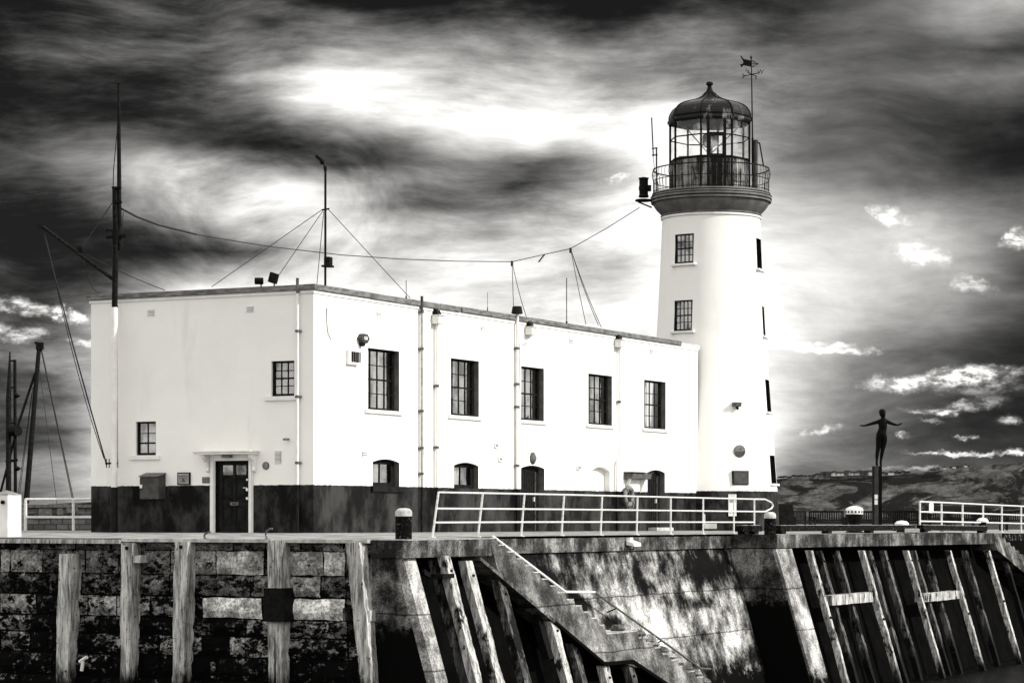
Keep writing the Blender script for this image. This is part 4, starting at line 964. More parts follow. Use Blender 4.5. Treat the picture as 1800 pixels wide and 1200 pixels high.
# pipes
def dpipe(fr, a, z0, z1, r, segs, label, brk, off=.09, group='rainwater downpipes', name='downpipe'):
    root = thing(name, fr.P(a, off, z0), label, 'downpipe', group)
    for (za, zb, mt) in segs:
        b = MB(); b.tube(fr.P(a, off, za), fr.P(a, off, zb), r, 12); b.build('pipe', M[mt], root, smooth=True)
    for z in brk:
        b = MB(); b.tube(fr.P(a, off, z - .035), fr.P(a, off, z + .035), r * 1.45, 12); fr.box(b, a - .09, a + .09, 0, off, z - .02, z + .02); b.build('bracket', M['grey' if z > 1.3 else 'black'], root)
    return root
dpipe(LW, la(526), -.1, 0, .045, [(-.1, 1.345, 'black'), (1.345, 6.7, 'white'), (6.7, 7.13, 'grey')], 'white downpipe on the front wall beside the corner', [lz(526, 582), lz(526, 697), lz(526, 813)])
dpipe(RW, ra(737), -.1, 0, .045, [(-.1, 1.345, 'black'), (1.345, 6.6, 'pipegrey'), (6.6, 6.98 + .1, 'midgrey')], 'thin grey downpipe rising above the roof right of the first window', [rz(737, y) for y in (548, 613, 722, 787, 832)])
def hopper(fr, a, z, root):
    b = MB(); fr.box(b, a - .19, a + .19, .01, .26, z - .13, z + .12); b.build('hopper', M['white'], root, bevel=.012)
    b = MB(); fr.box(b, a - .22, a + .22, .0, .30, z + .12, z + .14); b.build('hopper_rim', M['white'], root)
    b = MB(); b.prism([fr.P(a - .12, .0, z + .14), fr.P(a - .12, .2, z + .14), fr.P(a - .12, .12, z + .30), fr.P(a - .12, .0, z + .34)], fr.u * .24); b.build('outlet', M['black'], root)
rt_ = dpipe(RW, ra(763.5), -.1, 0, .05, [(-.1, 1.345, 'black'), (1.345, rz(763, 568), 'white')], 'downpipe under the first white hopper', [rz(763, y) for y in (678, 786)]); hopper(RW, ra(763.5), rz(763, 562), rt_)
rt_ = dpipe(RW, ra(905), -.1, 0, .05, [(-.1, 1.345, 'black'), (1.345, rz(905, 552), 'white')], 'downpipe with black cowl top joined by a diagonal branch', [rz(905, y) for y in (612, 675, 715, 818)])
hopper(RW, ra(927), rz(927, 582), rt_)
b = MB(); b.path([RW.P(ra(927), .12, rz(927, 590)), RW.P(ra(926), .12, rz(926, 597)), RW.P(ra(908), .12, rz(908, 606)), RW.P(ra(907.5), .1, 1.345)], .05, 10); b.build('branch_pipe', M['white'], rt_, smooth=True)
b = MB(); b.tube(RW.P(ra(907.5), .1, 1.345), RW.P(ra(907.5), .1, -.1), .05, 10); b.build('branch_foot', M['black'], rt_, smooth=True)
b = MB(); p = RW.P(ra(904.5), .09, rz(904, 552)); b.lathe(p, [(.14, 0), (.19, .02), (.15, .24), (.13, .25)], 10); b.build('cowl', M['black'], rt_)
rt_ = dpipe(RW, ra(1085), rz(1085, 808), 0, .045, [(rz(1085, 806), rz(1085, 610), 'white')], 'downpipe under the last white hopper with a jog near its foot', [rz(1085, y) for y in (706,)]); hopper(RW, ra(1083.5), rz(1083, 604), rt_)
b = MB(); b.path([RW.P(ra(1085), .09, rz(1085, 806)), RW.P(ra(1080.5), .09, rz(1080, 813)), RW.P(ra(1080.5), .09, 1.345)], .055, 10); b.build('lower_pipe', M['white'], rt_)
b = MB(); b.tube(RW.P(ra(1080.5), .09, 1.345), RW.P(ra(1080.5), .09, -.1), .055, 10); b.build('pipe_foot', M['black'], rt_)
# wall lamp, hood, lifebuoy
p = onx(936, 805); root = thing('bulkhead_lamp', p, 'round grey bulkhead lamp above the first side door', 'wall lamp'); b = MB(); b.lathe((0, 0, 0), [(.01, .12), (.10, .10), (.165, .05), (.18, 0)], 20)
b.v = [p + Vector((v.z, v.x * 1.1, v.y)) for v in b.v]; b.build('shade', M['grey'], root, smooth=True); b = MB(); b.tube(p, p + Vector((.03, 0, 0)), .2, 20); b.build('back', M['midgrey'], root)
root = thing('wall_hood', onx(1098, 842), 'small grey sloping hood on brackets beside the second side door', 'wall hood')
a0, a1, zt_ = ra(1097), ra(1131), rz(1115, 831); b = MB(); b.prism([RW.P(a0, 0, zt_), RW.P(a0, .34, zt_ - .03), RW.P(a0, .30, zt_ - .2), RW.P(a0, 0, zt_ - .24)], RW.u * (a1 - a0)); b.build('hood', M['grey'], root)
b = MB(); RW.box(b, a0 - .05, a1 + .1, -.0, .38, zt_ + .002, zt_ + .03); b.build('top_board', M['midgrey'], root)
for a in (a0 + .1, a1 - .3): b = MB(); b.prism([RW.P(a, 0, zt_ - .245), RW.P(a, .22, zt_ - .21), RW.P(a, .05, zt_ - .62), RW.P(a, 0, zt_ - .7)], RW.u * .06); b.build('bracket', M['white'], root)
c = onx(1099, 872) + Vector((.14, 0, 0)); root = thing('lifebuoy', c, 'pale lifebuoy hanging with rope on the side wall', 'lifebuoy')
b = MB(); n, m2 = 36, 10; b.v = []
for i in range(n):
    t = 2 * math.pi * i / n
    for j in range(m2):
        s_ = 2 * math.pi * j / m2; rr = .30 + .085 * math.cos(s_); b.v.append(c + Vector((.07 * math.sin(s_), rr * math.cos(t), rr * math.sin(t))))
b.f = [[i * m2 + j, i * m2 + (j + 1) % m2, ((i + 1) % n) * m2 + (j + 1) % m2, ((i + 1) % n) * m2 + j] for i in range(n) for j in range(m2)]; b.build('ring', M['canvas'], root, smooth=True)
for k in range(4):
    b = MB(); t = R(45 + 90 * k); q = c + Vector((0, .30 * math.cos(t), .30 * math.sin(t)))
    b.tube(q - Vector((0, -math.sin(t), math.cos(t))) * .04, q + Vector((0, -math.sin(t), math.cos(t))) * .04, .092, 12); b.build('band', M['grey'], root)
b = MB(); b.path([c + Vector((0, -.25, .28)), c + Vector((-.08, -.05, .60)), c + Vector((0, .25, .28))], .01)
b.path([c + Vector((.06, .4 * math.cos(R(t)), .4 * math.sin(R(t)) - (.12 if t % 60 == 0 else 0))) for t in range(180, 390, 30)], .01); b.build('grab_rope', M['canvas'], root)

# ------------------------------------------------------------------ lighthouse
TC = Vector((-.44, 29.8, 0)); PXM = 45.5
lh = thing('lighthouse', TC, 'tall tapering white lighthouse tower with black lantern room', 'lighthouse')
def tz(py): return (908 - py) / PXM + .445
TR = [(-.2, 2.62), (.5, 2.60), (tz(867), 2.555), (tz(773), 2.40), (tz(720), 2.31), (tz(590), 2.10), (tz(475), 1.965), (tz(380), 1.875)]
def trad(z):
    for (a, ra_), (b_, rb) in zip(TR[:-1], TR[1:]):
        if a <= z <= b_: return ra_ + (rb - ra_) * (z - a) / (b_ - a)
    return TR[-1][1]
A0 = math.atan2(-FV[1], -FV[0])     # azimuth facing the viewer's bearing
def wang(px, py): z = tz(py); return A0 + math.asin(max(-1, min(1, (px - 1250) / (trad(z) * PXM))))
wins = []
for (pc, yt, yb, hw, lit) in ((1197, 419, 470, .42, 0), (1195, 534, 587, .40, 0)):
    zm = tz((yt + yb) / 2); a = wang(pc, (yt + yb) / 2); dlt = hw / trad(zm); wins.append((a - dlt, a + dlt, tz(yb) , tz(yt)))
for (pc, yt, yb) in ((1334.5, 423, 476), (1343.5, 541, 592), (1350, 669, 725), (1357.5, 801, 850)):
    zm = tz((yt + yb) / 2); a = wang(pc - 1.2, (yt + yb) / 2); dlt = .40 / trad(zm); wins.append((a - dlt, a + dlt, tz(yb), tz(yt)))
def TP(a, z, off=0): r = trad(z) + off; return Vector((TC.x + r * math.cos(a), TC.y + r * math.sin(a), z))
def norma(a):
    while a < -math.pi: a += 2 * math.pi
    while a >= math.pi: a -= 2 * math.pi
    return a
wins = [(norma(a), norma(b_), c, d_) for a, b_, c, d_ in wins]
AS = sorted([-math.pi + 2 * math.pi * i / 96 for i in range(97)] + [w[0] for w in wins] + [w[1] for w in wins])
ZS = sorted([t[0] for t in TR] + [w[2] for w in wins] + [w[3] for w in wins] + [1, 3, 5, 6, 9, 10.5])
b = MB()
for i in range(len(AS) - 1):
    for j in range(len(ZS) - 1):
        ca, cz = (AS[i] + AS[i + 1]) / 2, (ZS[j] + ZS[j + 1]) / 2
        if AS[i + 1] - AS[i] < 1e-5 or ZS[j + 1] - ZS[j] < 1e-5: continue
        if any(w[0] < ca < w[1] and w[2] < cz < w[3] for w in wins): continue
        b.face([TP(AS[i], ZS[j]), TP(AS[i + 1], ZS[j]), TP(AS[i + 1], ZS[j + 1]), TP(AS[i], ZS[j + 1])])
sh = b.build('tower_shaft', M['tower'], lh)
bm = bmesh.new(); bm.from_mesh(sh.data); bmesh.ops.remove_doubles(bm, verts=bm.verts, dist=.0005)
bmesh.ops.recalc_face_normals(bm, faces=bm.faces)
for f in bm.faces: f.smooth = True
bm.to_mesh(sh.data); bm.free()
for i, (a0, a1, z0, z1) in enumerate(wins):
    am = (a0 + a1) / 2; zm = (z0 + z1) / 2; n = Vector((math.cos(am), math.sin(am), 0)); u = Vector((-math.sin(am), math.cos(am), 0))
    rr = trad(zm); fr = Fr(Vector((TC.x, TC.y, 0)) + n * rr, u, n); hw = rr * math.sin((a1 - a0) / 2)
    dep = .30 if i >= 2 else .16
    b = MB()
    for aa in (a0, a1): b.face([TP(aa, z0), TP(aa, z1), TP(aa, z1) - n * dep, TP(aa, z0) - n * dep])
    b.face([TP(a0, z0), TP(a1, z0), TP(a1, z0) - n * dep, TP(a0, z0) - n * dep]); b.face([TP(a0, z1), TP(a1, z1), TP(a1, z1) - n * dep, TP(a0, z1) - n * dep]); b.build('reveal', M['black'], lh)
    w_ = sash(fr, -hw, hw, z0, z1, 4, 4, lh, dep - .08, 0, [(.0, .28, .0, 1, .2)] if i == 1 else ([(.7, 1, .1, .5, .1)] if i == 0 else None))
    b = MB(); fr.box(b, -hw - .13, hw + .13, -.2, .10, z0 - .09, z0 - .003); b.build('sill', M['white'], w_, bevel=.01)
# cornice
def prof(l): return [(r / PXM, tz(y)) for r, y in l]
b = MB(); b.lathe((TC.x, TC.y, 0), prof([(85, 386), (88, 382.5), (89, 381), (86.5, 379), (91, 374), (96, 369), (100, 363), (102, 358), (103.5, 357.8)]), 96, 0, False, False); b.build('cornice_cove', M['cornice'], lh, smooth=True)
b = MB(); b.lathe((TC.x, TC.y, 0), prof([(85.4, 388), (88.2, 386), (88.2, 383)]), 96, 0, False, False); b.build('neck_ring', M['white'], lh, smooth=True)
b = MB(); b.lathe((TC.x, TC.y, 0), prof([(103, 358.5), (105.6, 357.5), (105.6, 354.5), (104.2, 354), (104.2, 352.5), (106, 352), (106, 348.5), (104.6, 348), (103.8, 345), (103, 344), (103, 340.5), (60, 340)]), 96, 0, False, True); b.build('gallery_floor', M['cornice'], lh, smooth=True)
for y_ in (343.8, 347.8, 353.2, 358):
    b = MB(); r_ = (106.3 if y_ in (347.8, 353.2) else 104.1) / PXM; b.lathe((TC.x, TC.y, tz(y_)), [(r_ - .02, -.014), (r_ + .004, -.014), (r_ + .004, .014), (r_ - .02, .014)], 96, 0, False, False); b.build('cornice_dark_ring', M['iron'], lh)  # thin raised dark rings stand in for the dark lines of grooves
# gallery railing
gz0, gz1 = tz(341), tz(299); gr = 101.5 / PXM
b = MB(); b.lathe((TC.x, TC.y, 0), [(gr - .02, gz1 - .02), (gr + .02, gz1 - .02), (gr + .02, gz1 + .02), (gr - .02, gz1 + .02), (gr - .02, gz1 - .02)], 72, 0, False, False)
zmid = gz0 + (gz1 - gz0) * .52; b.lathe((TC.x, TC.y, 0), [(gr - .012, zmid - .012), (gr + .012, zmid - .012), (gr + .012, zmid + .012), (gr - .012, zmid + .012), (gr - .012, zmid - .012)], 72, 0, False, False)
b.lathe((TC.x, TC.y, 0), [(gr - .012, gz0 + .06), (gr + .012, gz0 + .06), (gr + .012, gz0 + .085), (gr - .012, gz0 + .06)], 72, 0, False, False)
rail = b.build('gallery_rail', M['iron'], lh)
b = MB()
for i in range(64):
    t = 2 * math.pi * i / 64; cx, cy = math.cos(t), math.sin(t); pts = []
    for (o_, z) in ((0, 0), (0, .55), (.045, .72), (.05, .85), (0, 1.)): pts.append(Vector((TC.x + (gr + o_ - .0) * cx, TC.y + (gr + o_) * cy, gz0 + (gz1 - gz0) * z)))
    b.path(pts, .0085 if i % 8 else .018, 5)
b.build('balusters', M['baluster'], lh)
# lantern room : octagon
LA = A0 + R(6) + math.pi / 8; LR = 71 / PXM / math.cos(0) ; lz0, lg0, lg1, leave = tz(336), tz(284), tz(216), tz(210)
LC = Vector((TC.x, TC.y, 0)) - Vector((RV[0], RV[1], 0)) * (2.6 / PXM)
def OP(k, r, z): t = LA + k * math.pi / 4; return Vector((LC.x + r * math.cos(t), LC.y + r * math.sin(t), z))
lan = MB()
for k in range(8):
    a, c = OP(k, LR, lz0 - .1), OP(k + 1, LR, lz0 - .1)
    lan.face([a, c, OP(k + 1, LR, lg0), OP(k, LR, lg0)])
lan.face([OP(k, LR, lg0 - .01) for k in range(8)])
lant = lan.build('lantern_base', M['panel'], lh)
b = MB()
for k in range(8):
    p, q = OP(k, LR, 0), OP(k + 1, LR, 0); d_ = (q - p); L_ = d_.length; d_.normalize(); nrm = Vector((d_.y, -d_.x, 0))
    if nrm.dot(p - LC) < 0: nrm = -nrm
    for i in range(1, 8): s_ = p + d_ * (L_ * i / 8); b.obox(s_ + VZ * (lz0 - .1) - d_ * .012, d_ * .024, nrm * .018, VZ * (lg0 - lz0 + .06))
b.build('panel_battens', M['panel'], lant)
b = MB()
for k in range(8):
    b.tube(OP(k, LR, lz0 - .1), OP(k, LR, leave), .045, 6)
    for z, r_ in ((lg0, .05), (lg1 + .04, .05), ((lg0 + lg1) / 2 + .1, .026)): b.tube(OP(k, LR, z), OP(k + 1, LR, z), r_, 6)
fr_l = b.build('lantern_frame', M['iron'], lh)
# the door bay faces the viewer: side lights, door with its pane
b = MB(); kd = 7
p, q = OP(7, LR, 0), OP(8, LR, 0); u = (q - p); L_ = u.length; u.normalize(); nrm = Vector((u.y, -u.x, 0)); nrm = nrm if nrm.dot(p - LC) > 0 else -nrm
fr = Fr(p, u, nrm)
for a in (.20, .20 + .12, L_ - .32, L_ - .20):
    pass
fr.box(b, L_ * .19, L_ * .27, -.03, .04, lz0 - .05, lg1); fr.box(b, L_ * .73, L_ * .81, -.03, .04, lz0 - .05, lg1)
fr.box(b, L_ * .27, L_ * .73, -.03, .04, lg0 + .78, lg0 + .92); fr.box(b, L_ * .27, L_ * .73, -.03, .035, lg0 - .0, lg0 + .10)
fr.box(b, L_ * .27, L_ * .31, -.03, .035, lg0 + .1, lg0 + .78); fr.box(b, L_ * .69, L_ * .73, -.03, .035, lg0 + .1, lg0 + .78)
b.build('door_bay', M['iron'], fr_l)
b = MB(); fr.box(b, L_ * .30, L_ * .70, .0, .03, lz0, lg0); b.build('lantern_door', M['iron'], lh)
b = MB()
for k in range(8): b.face([OP(k, LR - .02, lg0), OP(k + 1, LR - .02, lg0), OP(k + 1, LR - .02, lg1), OP(k, LR - .02, lg1)])
b.build('lantern_glazing', M['clear'], lh)
# things seen within the lantern
b = MB(); b.box(LC.x - .09, LC.x + .09, LC.y - .09, LC.y + .09, lg0 - .1, lg0 + .55); b.lathe((LC.x, LC.y, lg0 + .55), [(.2, 0), (.28, .1), (.28, .45), (.15, .55)], 12)
b.build('lamp_pedestal', M['grey'], lh)
b = MB(); s1 = OP(6, LR * .8, lg1 - .1)
b.tube(OP(6, LR * .85, lg1 - .05), LC + VZ * (lg0 + .25), .022, 6); b.tube(OP(1, LR * .85, lg1 - .05), LC + VZ * (lg0 + .25), .022, 6); b.tube(OP(3, LR * .9, lg0 + .4), OP(6, LR * .9, lg0 + .1), .02, 6); b.build('inner_braces', M['canvas'], lh)
# dome
dprof = [(73.5, 219), (75, 215), (74.5, 211), (72, 209.5), (73, 207), (72.5, 203), (70, 197), (66, 191.5), (60, 187), (52, 183.5), (42, 180.5), (32, 178), (24, 175.5), (17, 172), (12, 168), (8.5, 163.5)]
b = MB(); b.lathe((LC.x, LC.y, 0), [(r / PXM, tz(y)) for r, y in dprof], 8, LA, True, True); dm = b.build('dome', M['dome'], lh)
for k in range(8):
    pts = [OP(k, r / PXM, tz(y)) for r, y in dprof[1:]]; b = MB(); b.path(pts, .03, 5); b.build('dome_rib', M['iron'], dm)
b = MB(); b.lathe((LC.x, LC.y, 0), [(r / PXM, tz(y)) for r, y in ((9, 164), (6, 160), (4, 155), (3.4, 151.5), (3.6, 151), (6, 149.8), (6.2, 147), (5.4, 145), (3, 144))], 16); b.build('finial', M['iron'], dm, smooth=True)
# weather vane
vb = TC + Vector((RV[0], RV[1], 0)) * (70 / PXM) - Vector((FV[0], FV[1], 0)) * .7
V = lambda px, py: Vector((TC.x, TC.y, 0)) + Vector((RV[0], RV[1], 0)) * ((px - 1250) / 46.0) - Vector((FV[0], FV[1], 0)) * .7 + VZ * ((908 - py) / 46.0 + .445)
wv = thing('weather_vane', V(1321, 341), 'black arrow weather vane with compass letters on a tall pole', 'weather vane')
b = MB(); b.tube(V(1321, 341), V(1320.5, 240), .045, 8); b.tube(V(1320.5, 240), V(1318.5, 98), .032, 8, .02); b.lathe(V(1318, 101), [(.0, 0), (.05, .03), (.03, .09), (.0, .16)], 8); b.build('pole', M['iron'], wv)
RU = Vector((RV[0], RV[1], 0)); b = MB()
def flat(pts, th=.02): b.prism([V(*p) - Vector((FV[0], FV[1], 0)) * .01 for p in pts], Vector((FV[0], FV[1], 0)) * th)
flat([(1304, 101), (1319, 104), (1319, 115), (1304, 112)])
flat([(1299, 96), (1300.5, 95), (1305, 101.2), (1304, 105)]); flat([(1298.5, 111), (1304, 109), (1304.5, 112.6), (1300.5, 116)])
b.path([V(1319, 104), V(1323, 105), V(1327, 108.5), V(1331, 110), V(1327, 111.5), V(1323, 114.5), V(1319, 115)], .014, 5)
b.path([V(1319, 109.5), V(1331, 110)], .012, 5); b.path([V(1321, 105), V(1324, 110), V(1321, 114)], .01, 5); flat([(1328, 108.5), (1332, 110), (1328, 111.5)]); b.build('arrow', M['iron'], wv)
b = MB(); b.tube(V(1303, 131.5), V(1333, 125.5), .018, 6); b.tube(V(1311, 124), V(1327, 132), .018, 6); b.build('compass_arms', M['iron'], wv)
fv = Fr((0, 0, 0), RU, Vector((-FV[0], -FV[1], 0)))
frm = Fr((0, 0, 0), -RU, Vector((FV[0], FV[1], 0)))     # the E is seen from behind
text('E', .24, V(1304, 131.5), frm, M['iron'], wv, 'letter_e'); text('W', .24, V(1334.5, 124), fv, M['iron'], wv, 'letter_w')
text('N', .2, V(1311.5, 121.5), fv, M['iron'], wv, 'letter_n'); text('S', .2, V(1327, 134), frm, M['iron'], wv, 'letter_s')
# vent pipe on gallery right, fog signal, antenna
fp = thing('flue_pipe', V(1326, 341), 'stout dark flue pipe with brace beside the weather vane pole', 'flue'); b = MB(); b.tube(V(1326, 341), V(1326, 248), .085, 12); b.lathe(V(1326, 248), [(.10, 0), (.10, .08), (.06, .1)], 12); b.build('flue', M['midgrey'], fp)
b = MB(); b.path([V(1328, 249), V(1333, 249), V(1340, 290)], .03, 6); b.build('brace', M['iron'], fp)
W2 = lambda px, py: Vector((TC.x, TC.y, 0)) + RU * ((px - 1250) / PXM) + VZ * tz(py)
fs = thing('fog_signal', W2(1131, 350), 'dark cylindrical fog signal on a bracket left of the gallery', 'fog signal')
b = MB(); b.lathe(W2(1131.5, 347), [(.19, 0), (.20, .05), (.17, .1), (.17, .25), (.19, .28), (.19, .42), (.17, .45), (.17, .68), (.2, .72), (.2, .75), (.06, .78)], 16); b.build('body', M['iron'], fs)
b = MB()
for s_ in (-1, 1): b.tube(W2(1131.5 + s_ * 7, 347), W2(1131.5 + s_ * 7, 316), .02, 6)
b.cbox(W2(1140, 331), RU * .2, Vector((FV[0], FV[1], 0)) * .25, VZ * .22); b.build('cage', M['iron'], fs)
b = MB(); b.lathe(W2(1131, 354), [(.30, .0), (.33, .03), (.30, .07)], 20); b.tube(W2(1118, 352.5), W2(1150, 352.5), .045, 8); b.tube(W2(1122, 355), W2(1146, 365), .03, 8); b.build('bracket', M['iron'], fs)
an = thing('whip_antenna', W2(1155, 330), 'black whip antenna clamped left of the lantern', 'antenna')
b = MB(); b.tube(W2(1154.5, 345), W2(1154, 261), .03, 6); b.tube(W2(1148.5, 275), W2(1145.5, 207), .025, 6); b.tube(W2(1146, 261.5), W2(1156, 260), .025, 6); b.tube(W2(1146, 273), W2(1156, 272.5), .025, 6); b.tube(W2(1148, 275), W2(1151, 300), .01, 5); b.build('rods', M['iron'], an)
# fixtures on the tower wall
def towerframe(px, py):
    a = wang(px, py); z = tz(py); r = trad(z); n = Vector((math.cos(a), math.sin(a), 0)); return Fr(Vector((TC.x, TC.y, 0)) + n * (r + .002), Vector((-math.sin(a), math.cos(a), 0)), n), z
fr, z = towerframe(1284, 716); fr, z = towerframe(1284, 718); root = thing('floodlight', fr.P(0, 0, z), 'small floodlight halfway up the lighthouse wall', 'floodlight')
b = MB(); b.prism([fr.P(-.14, .0, z + .14), fr.P(-.14, .22, z + .14), fr.P(-.14, .17, z - .02), fr.P(-.14, .0, z - .02)], fr.u * .3); b.build('case', M['grey'], root); b = MB(); b.tube(fr.P(.03, .06, z - .05), fr.P(.03, .14, z - .1), .05, 8); b.build('sensor', M['iron'], root)
fr, z = towerframe(1290.5, 795.5); root = thing('round_plaque', fr.P(0, 0, z), 'large round heritage plaque on the lighthouse above the square one', 'plaque')
b = MB(); b.tube(fr.P(0, -.05, z), fr.P(0, .03, z), .235, 32); b.build('rim', M['grey'], root)
b = MB(); b.tube(fr.P(0, .03, z), fr.P(0, .036, z), .205, 32); b.build('face', M['canvas'], root)
b = MB(); b.prism([fr.P(.2 * math.cos(R(t)), .037, z - .0 + .2 * math.sin(R(t))) for t in range(180, 361, 15)], fr.n * .003)
for i in range(5): fr.box(b, -.10 + i * .05, -.07 + i * .05, .037, .042, z + .06, z + .09 + (.03 if i == 2 else .0))
b.build('emblem', M['midgrey'], root)
fr, z = towerframe(1291.5, 841); root = thing('square_plaque', fr.P(0, 0, z), 'dark rectangular inscribed plaque on the lighthouse wall', 'plaque')
b = MB(); fr.box(b, -.335, .335, -.05, .05, z - .265, z + .265); b.build('frame', M['iron'], root); b = MB(); fr.box(b, -.30, .30, .05, .056, z - .235, z + .235); b.build('face', M['midgrey'], root)
b = MB(); random.seed(3)
for i in range(9): fr.box(b, -.26, -.26 + random.uniform(.3, .52), .056, .058, z + .19 - i * .048, z + .205 - i * .048)
b.build('inscription', M['grey'], root)
fr, z = towerframe(1277, 888); root = thing('notice_board', fr.P(0, 0, z), 'tall white notice on the black base of the lighthouse', 'notice board')
b = MB(); fr.box(b, -.155, .155, -.02, .04, z - .41, z + .41); b.build('board', M['white'], root); b = MB()
for zz in (.36, .2, .17, .14, .11, -.2, -.3): fr.box(b, -.12, .12, .04, .045, z + zz - .006, z + zz + .008)
b.build('text_lines', M['midgrey'], root)
fr, z = towerframe(1240, 926); root = thing('white_box', fr.P(0, 0, 0), 'low white box beside a short post at the lighthouse foot', 'box')
p = fr.P(0, .35, 0); b = MB(); b.cbox(p + VZ * .10, fr.u * .46, fr.n * .3, VZ * .2); b.build('box', M['white'], root, bevel=.01); b = MB(); b.cbox(p + VZ * .3 - fr.u * .25, fr.u * .1, fr.n * .08, VZ * .5); b.build('post', M['white'], root)

# ------------------------------------------------------------------ flagpole mast, gaff, ropes
MD = 72.6
Mp = lambda px, py: at(px, py, MD)
mast = thing('flag_mast', Mp(201, 940), 'tall two part flag mast standing against the front wall', 'mast')
b = MB(); b.tube(Mp(200.5, 944), Mp(200.5, 856), .105, 14); b.build('base_section', M['black'], mast, smooth=True)
b = MB(); b.tube(Mp(200.8, 856), Mp(201.5, 540), .095, 14, .09); b.build('painted_section', M['white'], mast, smooth=True)
b = MB(); b.tube(Mp(201.5, 541), Mp(203, 430), .085, 14); b.tube(Mp(203, 430), Mp(203.5, 405), .085, 14, .14); b.tube(Mp(203.3, 405), Mp(202, 330), .09, 14, .08); b.build('silhouette_section', M['iron'], mast, smooth=True)  # dark colour above the collar imitates a silhouette against bright sky
b = MB(); b.tube(Mp(211, 440), Mp(209.5, 330), .06, 10); b.tube(Mp(209.5, 330), Mp(208.6, 147), .065, 10, .045); b.tube(Mp(207, 147), Mp(211, 147), .05, 8); b.build('topmast', M['iron'], mast, smooth=True)
b = MB()
for px, py in ((205, 330), (206, 355)): b.cbox(Mp(px, py), RU * .26, Vector((FV[0], FV[1], 0)) * .2, VZ * .05)
b.tube(Mp(187, 417), Mp(222, 414), .05, 6); b.cbox(Mp(217, 414), RU * .12, Vector((FV[0], FV[1], 0)) * .2, VZ * .08); b.tube(Mp(188, 403), Mp(200, 407), .025, 6); b.lathe(Mp(187.5, 404.5), [(.01, -.04), (.05, 0), (.01, .04)], 8)
b.tube(Mp(197, 539), Mp(207, 539), .04, 8); b.build('fittings', M['iron'], mast)
b = MB(); b.cbox(Mp(196, 814), RU * .36, Vector((FV[0], FV[1], 0)) * .08, VZ * .05)
for i in range(5): b.tube(Mp(187 + i * 5, 806), Mp(187 + i * 5, 822), .014, 6)
b.build('belaying_pins', M['iron'], mast)
gf = thing('gaff_boom', Mp(190, 488), 'slanting wooden gaff boom rigged left of the flag mast', 'boom'); b = MB(); b.tube(Mp(199, 491), Mp(73, 397), .055, 10, .045); b.build('spar', M['darkwood'], gf, smooth=True); b = MB(); b.cbox(Mp(73, 399), RU * .15, VY * .1, VZ * .12); b.cbox(Mp(142, 439), RU * .16, VY * .1, VZ * .16); b.build('blocks', M['iron'], gf)
def sagline(p, q, sag, n=8): return [p.lerp(q, i / n) - VZ * sag * 4 * (i / n) * (1 - i / n) for i in range(n + 1)]
def rope(name, pts, r, label, cat='rope', mt='rope', group=None): b = MB(); b.path(pts, r, 5); b.build(name, M[mt], label=label, cat=cat, **({'group': group} if group else {}))
rope('halyard', sagline(Mp(75, 400), ony(188, 818, -.25), .15, 10), .022, 'thick rope falling from the boom tip to the belaying pins')
rope('halyard', sagline(Mp(78, 402), ony(183, 806, -.25), .45, 10), .012, 'thin slack rope beside the thick boom rope')
rope('stay_rope', [Mp(142, 438), Mp(197, 357)], .014, 'rope from mid boom up to the mast head')
rope('stay_rope', sagline(Mp(142, 440), ony(178, 512, 0.2), .4, 10), .012, 'curved slack rope from mid boom down to the roof corner')
rope('stay_rope', sagline(Mp(150, 446), ony(290, 510, 0.1), .05), .012, 'rope from mid boom crossing the mast to the roof')
rope('halyard', [Mp(208, 165), Mp(206, 230), Mp(199.5, 300), Mp(199, 330)], .014, 'slack halyard bowed along the topmast')
rope('halyard', [Mp(217, 372), Mp(213, 412), Mp(207, 440), Mp(206, 540), Mp(206.8, 806)], .012, 'halyard running down the right side of the mast')
# catenary line from mast to lighthouse
cat_px = [(214, 367, 72.6), (240, 381, 73.5), (280, 396, 74.5), (345, 412, 76), (415, 424, 78), (480, 434, 80), (600, 448, 83), (700, 455, 85.5), (800, 459, 88), (900, 460, 90), (1003, 437, 92.5), (1065, 402, 94.5), (1124, 365, 96)]
cl = [at(*p) for p in cat_px]; root = thing('signal_line', cl[0], 'long sagging line strung from the flag mast to the lighthouse gallery', 'line')
b = MB(); b.path(cl, .016, 5); b.build('line', M['wire'], root)
b = MB(); b.path(cl[:4], .032, 6); b.path([cl[10].lerp(cl[9], .45), cl[10].lerp(cl[9], .5) - VZ * .1, cl[10].lerp(cl[9], .55) - VZ * .22], .03, 5)
for k_, t in ((9, 0), (10, 0)): b.tube(cl[k_] + VZ * .03, cl[k_] - VZ * .16, .05, 6)
b.build('knots', M['rope'], root)
for (k_, ends, lab) in ((9, ((903, 548), (925, 556)), 'left'), (10, ((1030, 570), (1057, 575), (1052, 572)), 'right')):
    for i, e in enumerate(ends):
        q = onx(e[0], e[1], -.6); p = cl[k_]; rope('guy_line', sagline(p, q, .12 if i else .05, 6), .013, f"{('first', 'second', 'third')[i]} guy rope dropping to the roof from the {lab} knot of the signal line")

